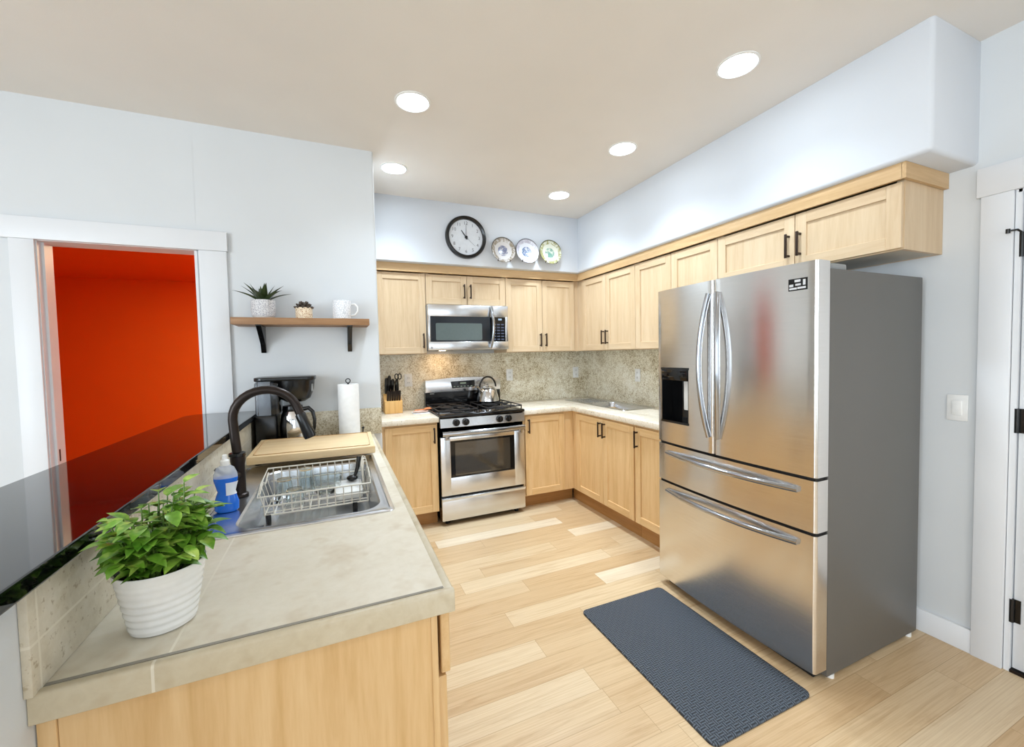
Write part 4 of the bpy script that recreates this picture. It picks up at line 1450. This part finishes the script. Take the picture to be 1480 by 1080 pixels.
# ------------------------------------------------------------------ recessed ceiling lights
LT = [((-2.216, -1.745), 'recessed ceiling light over the peninsula, its inner cone visible', 'bulb_soft'),
      ((-0.868, -2.567), 'glowing recessed ceiling light in front of the refrigerator, nearest the camera', 'bulb'),
      ((-0.870, -1.735), 'glowing recessed ceiling light above the right base cabinets, middle of its row', 'bulb'),
      ((-2.208, -0.935), 'glowing recessed ceiling light beside the end of the shelf wall', 'bulb'),
      ((-0.867, -0.905), 'glowing recessed ceiling light closest to the back corner', 'bulb'),
      ((-1.15, -4.55), 'unseen fill light added over the entry floor behind the camera', 'bulb')]  # added fill out of view, brightens the floor and wall at right
for (lx, ly), lab, bm_ in LT:
    t_ = thing('recessed_light', lab, 'ceiling light', (lx, ly, CEIL), 0, 'recessed ceiling lights')
    m = MB(); m.lathe([(0.092, CEIL - 0.0005), (0.092, CEIL - 0.004), (0.082, CEIL - 0.006), (0.078, CEIL - 0.001)], (lx, ly, 0), 40, cap0=False, cap1=False)
    m.build('trim_ring', M['white'], t_)
    m = MB(); m.lathe([(0.078, CEIL - 0.0025), (0.030, CEIL - 0.0035), (0.0, CEIL - 0.0035)], (lx, ly, 0), 40, cap0=False)
    m.build('lens', M[bm_], t_)
    d = bpy.data.lights.new('downlight', 'SPOT')
    d.energy = CAN_SPOT * (1.75 if ly > -1.74 else 1.25 if ly < -4 else 1.0)
    d.color = (0.75, 0.88, 1.0) if ly > -4 else (1.0, 0.90, 0.76)
    d.spot_size = math.radians(128)
    d.spot_blend = 1.0
    d.shadow_soft_size = 0.07
    o = bpy.data.objects.new('downlight', d)
    COL.objects.link(o)
    o.parent = t_
    o.location = (0, 0, -0.012)
t_ = thing('ceiling_light', 'warm ceiling light inside the red room beyond the doorway', 'ceiling light', (-3.22, 0.40, 2.3))
m = MB(); m.lathe([(0.16, 2.2995), (0.155, 2.297), (0.0, 2.2965)], (-3.22, 0.40, 0), 32); m.build('shade', M['bulb_warm'], t_)

# ------------------------------------------------------------------ back counter things
kn = thing('knife_block', 'wooden knife block full of black handled knives beside the stove', 'knife block', (-2.175, -0.17, CT))
m = MB()
m.prism([(-0.235, CT + 0.0005), (-0.085, CT + 0.0005), (-0.085, 1.075), (-0.135, 1.085), (-0.185, 1.03), (-0.235, 1.022)], 'x', -2.250, -2.100, 0.004, 2)
m.build('block', M['block'], kn)
for i in range(6):
    m = MB()
    x = -2.222 + 0.020 * i
    m.tube([(x, -0.205, 1.020), (x + 0.001, -0.222, 1.070), (x + 0.002, -0.232, 1.108), (x + 0.002, -0.236, 1.115)], [0.0085, 0.0098, 0.0102, 0.006], 8, flat=0.8)
    m.build('steak_knife_handle', M['bronze'], kn)
for i, (x, L) in enumerate(((-2.225, 0.15), (-2.200, 0.17), (-2.172, 0.14), (-2.140, 0.13))):
    m = MB()
    m.tube([(x, -0.125, 1.070), (x, -0.150, 1.10 + L * 0.3), (x + 0.002, -0.168, 1.075 + L * 0.9), (x + 0.002, -0.174, 1.075 + L)], [0.0125, 0.0145, 0.016, 0.009], 8, flat=0.75)
    m.build('knife_handle', M['black'], kn)
m = MB()
for s in (-1, 1):
    m.tube([(-2.122 + s * 0.014 + 0.014 * math.cos(a), -0.165, 1.235 + 0.024 * math.sin(a)) for a in [2 * PI * k / 14 for k in range(14)]], 0.005, 7, closed=True)
m.tube([(-2.128, -0.165, 1.212), (-2.124, -0.150, 1.14), (-2.124, -0.140, 1.07)], 0.008, 8)
m.build('scissors_handle', M['black'], kn)

m = MB(); m.prism([p[:2] for p in rrect(-2.03, -1.885, -0.40, -0.24, 0.02, 0)], 'z', CT + 0.0005, CT + 0.006, 0.002, 1)
tag(m.build('folded_cloth', M['cloth']), 'white folded cloth on the counter left of the stove', 'cloth')
m = MB(); m.lathe([(0.030, CT + 0.0065), (0.058, CT + 0.012), (0.062, CT + 0.020), (0.059, CT + 0.020), (0.03, CT + 0.012), (0.0, CT + 0.0105)], (-1.962, -0.33, 0), 32, 1.1, 0.75)
tag(m.build('spoon_rest', M['pink']), 'pale pink spoon rest on the white cloth beside the stove', 'spoon rest')
wsp = MB()
wsp.tube([(-2.015, -0.345, CT + 0.030), (-1.95, -0.325, CT + 0.030), (-1.91, -0.312, CT + 0.031)], [0.005, 0.0055, 0.006], 8)
wsp.ball((-1.885, -0.305, CT + 0.034), (0.040, 0.028, 0.010))
tag(wsp.build('wooden_spoon', M['spoonwood']), 'orange wooden spoon lying across the pink spoon rest', 'spoon')

# ------------------------------------------------------------------ corner sink on the right run
cs = thing('corner_sink', 'small stainless sink in the counter left of the refrigerator', 'sink', (-0.23, -0.64, CT))
m = MB()
kx0, kx1, ky0, ky1 = -0.375, -0.09, -1.10, -0.56
rings = [rrect(RX0, RX1, RY0, RY1, 0.03, CT + 0.0008), rrect(RX0 + 0.003, RX1 - 0.003, RY0 + 0.003, RY1 - 0.003, 0.03, CT + 0.005), rrect(RX0 + 0.016, RX1 - 0.016, RY0 + 0.016, RY1 - 0.016, 0.025, CT + 0.003),
         rrect(kx0, kx1, ky0, ky1, 0.06, CT + 0.002), rrect(kx0 + 0.008, kx1 - 0.008, ky0 + 0.008, ky1 - 0.008, 0.055, CT - 0.02), rrect(kx0 + 0.02, kx1 - 0.02, ky0 + 0.02, ky1 - 0.02, 0.05, CT - 0.13),
         rrect(kx0 + 0.05, kx1 - 0.05, ky0 + 0.05, ky1 - 0.05, 0.04, CT - 0.145)]
m.loft(rings, False, True)
m.build('basin', M['sinksteel'], cs)
m = MB()
for k in range(7):
    xx = RX0 + 0.075 + 0.034 * k
    m.tube([(xx, -0.52, CT + 0.004), (xx, -0.20, CT + 0.006)], 0.004, 6)
m.build('drain_ridges', M['sinksteel'], cs)

# ------------------------------------------------------------------ outlets and switch
def outlet(label, axis, a, z, switch=False, fixed=-0.0125, group='wall plates'):
    loc = (a, fixed, z) if axis == 'y' else (fixed, a, z)
    t_ = thing('light_switch' if switch else 'power_outlet', label, 'switch' if switch else 'outlet', loc, 0 if axis == 'y' else RZ)
    m = MB(); m.box(-0.036, 0.036, -0.006, -0.0002, -0.06, 0.06, 0.003)
    m.build('plate', M['white'], t_, world=False)
    if switch:
        m = MB(); m.box(-0.017, 0.017, -0.010, -0.005, -0.034, 0.034, 0.002); m.build('rocker', M['ceramic'], t_, world=False)
    else:
        for s in (-1, 1):
            m = MB(); m.box(-0.017, 0.017, -0.008, -0.005, s * 0.022 - 0.014, s * 0.022 + 0.014, 0.003); r = m.build('socket', M['ceramic'], t_, world=False)
            m = MB(); m.box(-0.007, -0.005, -0.0085, -0.0078, s * 0.022 - 0.006, s * 0.022 + 0.006); m.box(0.005, 0.007, -0.0085, -0.0078, s * 0.022 - 0.006, s * 0.022 + 0.006)
            m.build('slot', M['gasket'], r, world=False)


outlet('white outlet plate behind the knife block', 'y', -2.008, 1.19)
outlet('white outlet plate just right of the stove', 'y', -0.976, 1.20)
outlet('white outlet plate near the back corner', 'y', -0.176, 1.197)
outlet('white outlet plate on the right wall above the small sink', 'x', -0.848, 1.19)
outlet('white rocker light switch between refrigerator and right door', 'x', -3.019, 1.124, True, -0.0005)

# ------------------------------------------------------------------ floor mat
m = MB()
m.loft([rrect(-1.449, -0.898, -2.932, -2.074, 0.03, 0.0006), rrect(-1.449, -0.898, -2.932, -2.074, 0.03, 0.007), rrect(-1.443, -0.904, -2.926, -2.080, 0.026, 0.011), rrect(-1.425, -0.922, -2.908, -2.098, 0.02, 0.0125)], True, True)
tag(m.build('floor_mat', M['mat']), 'dark slate woven kitchen mat on the floor before the refrigerator', 'mat')
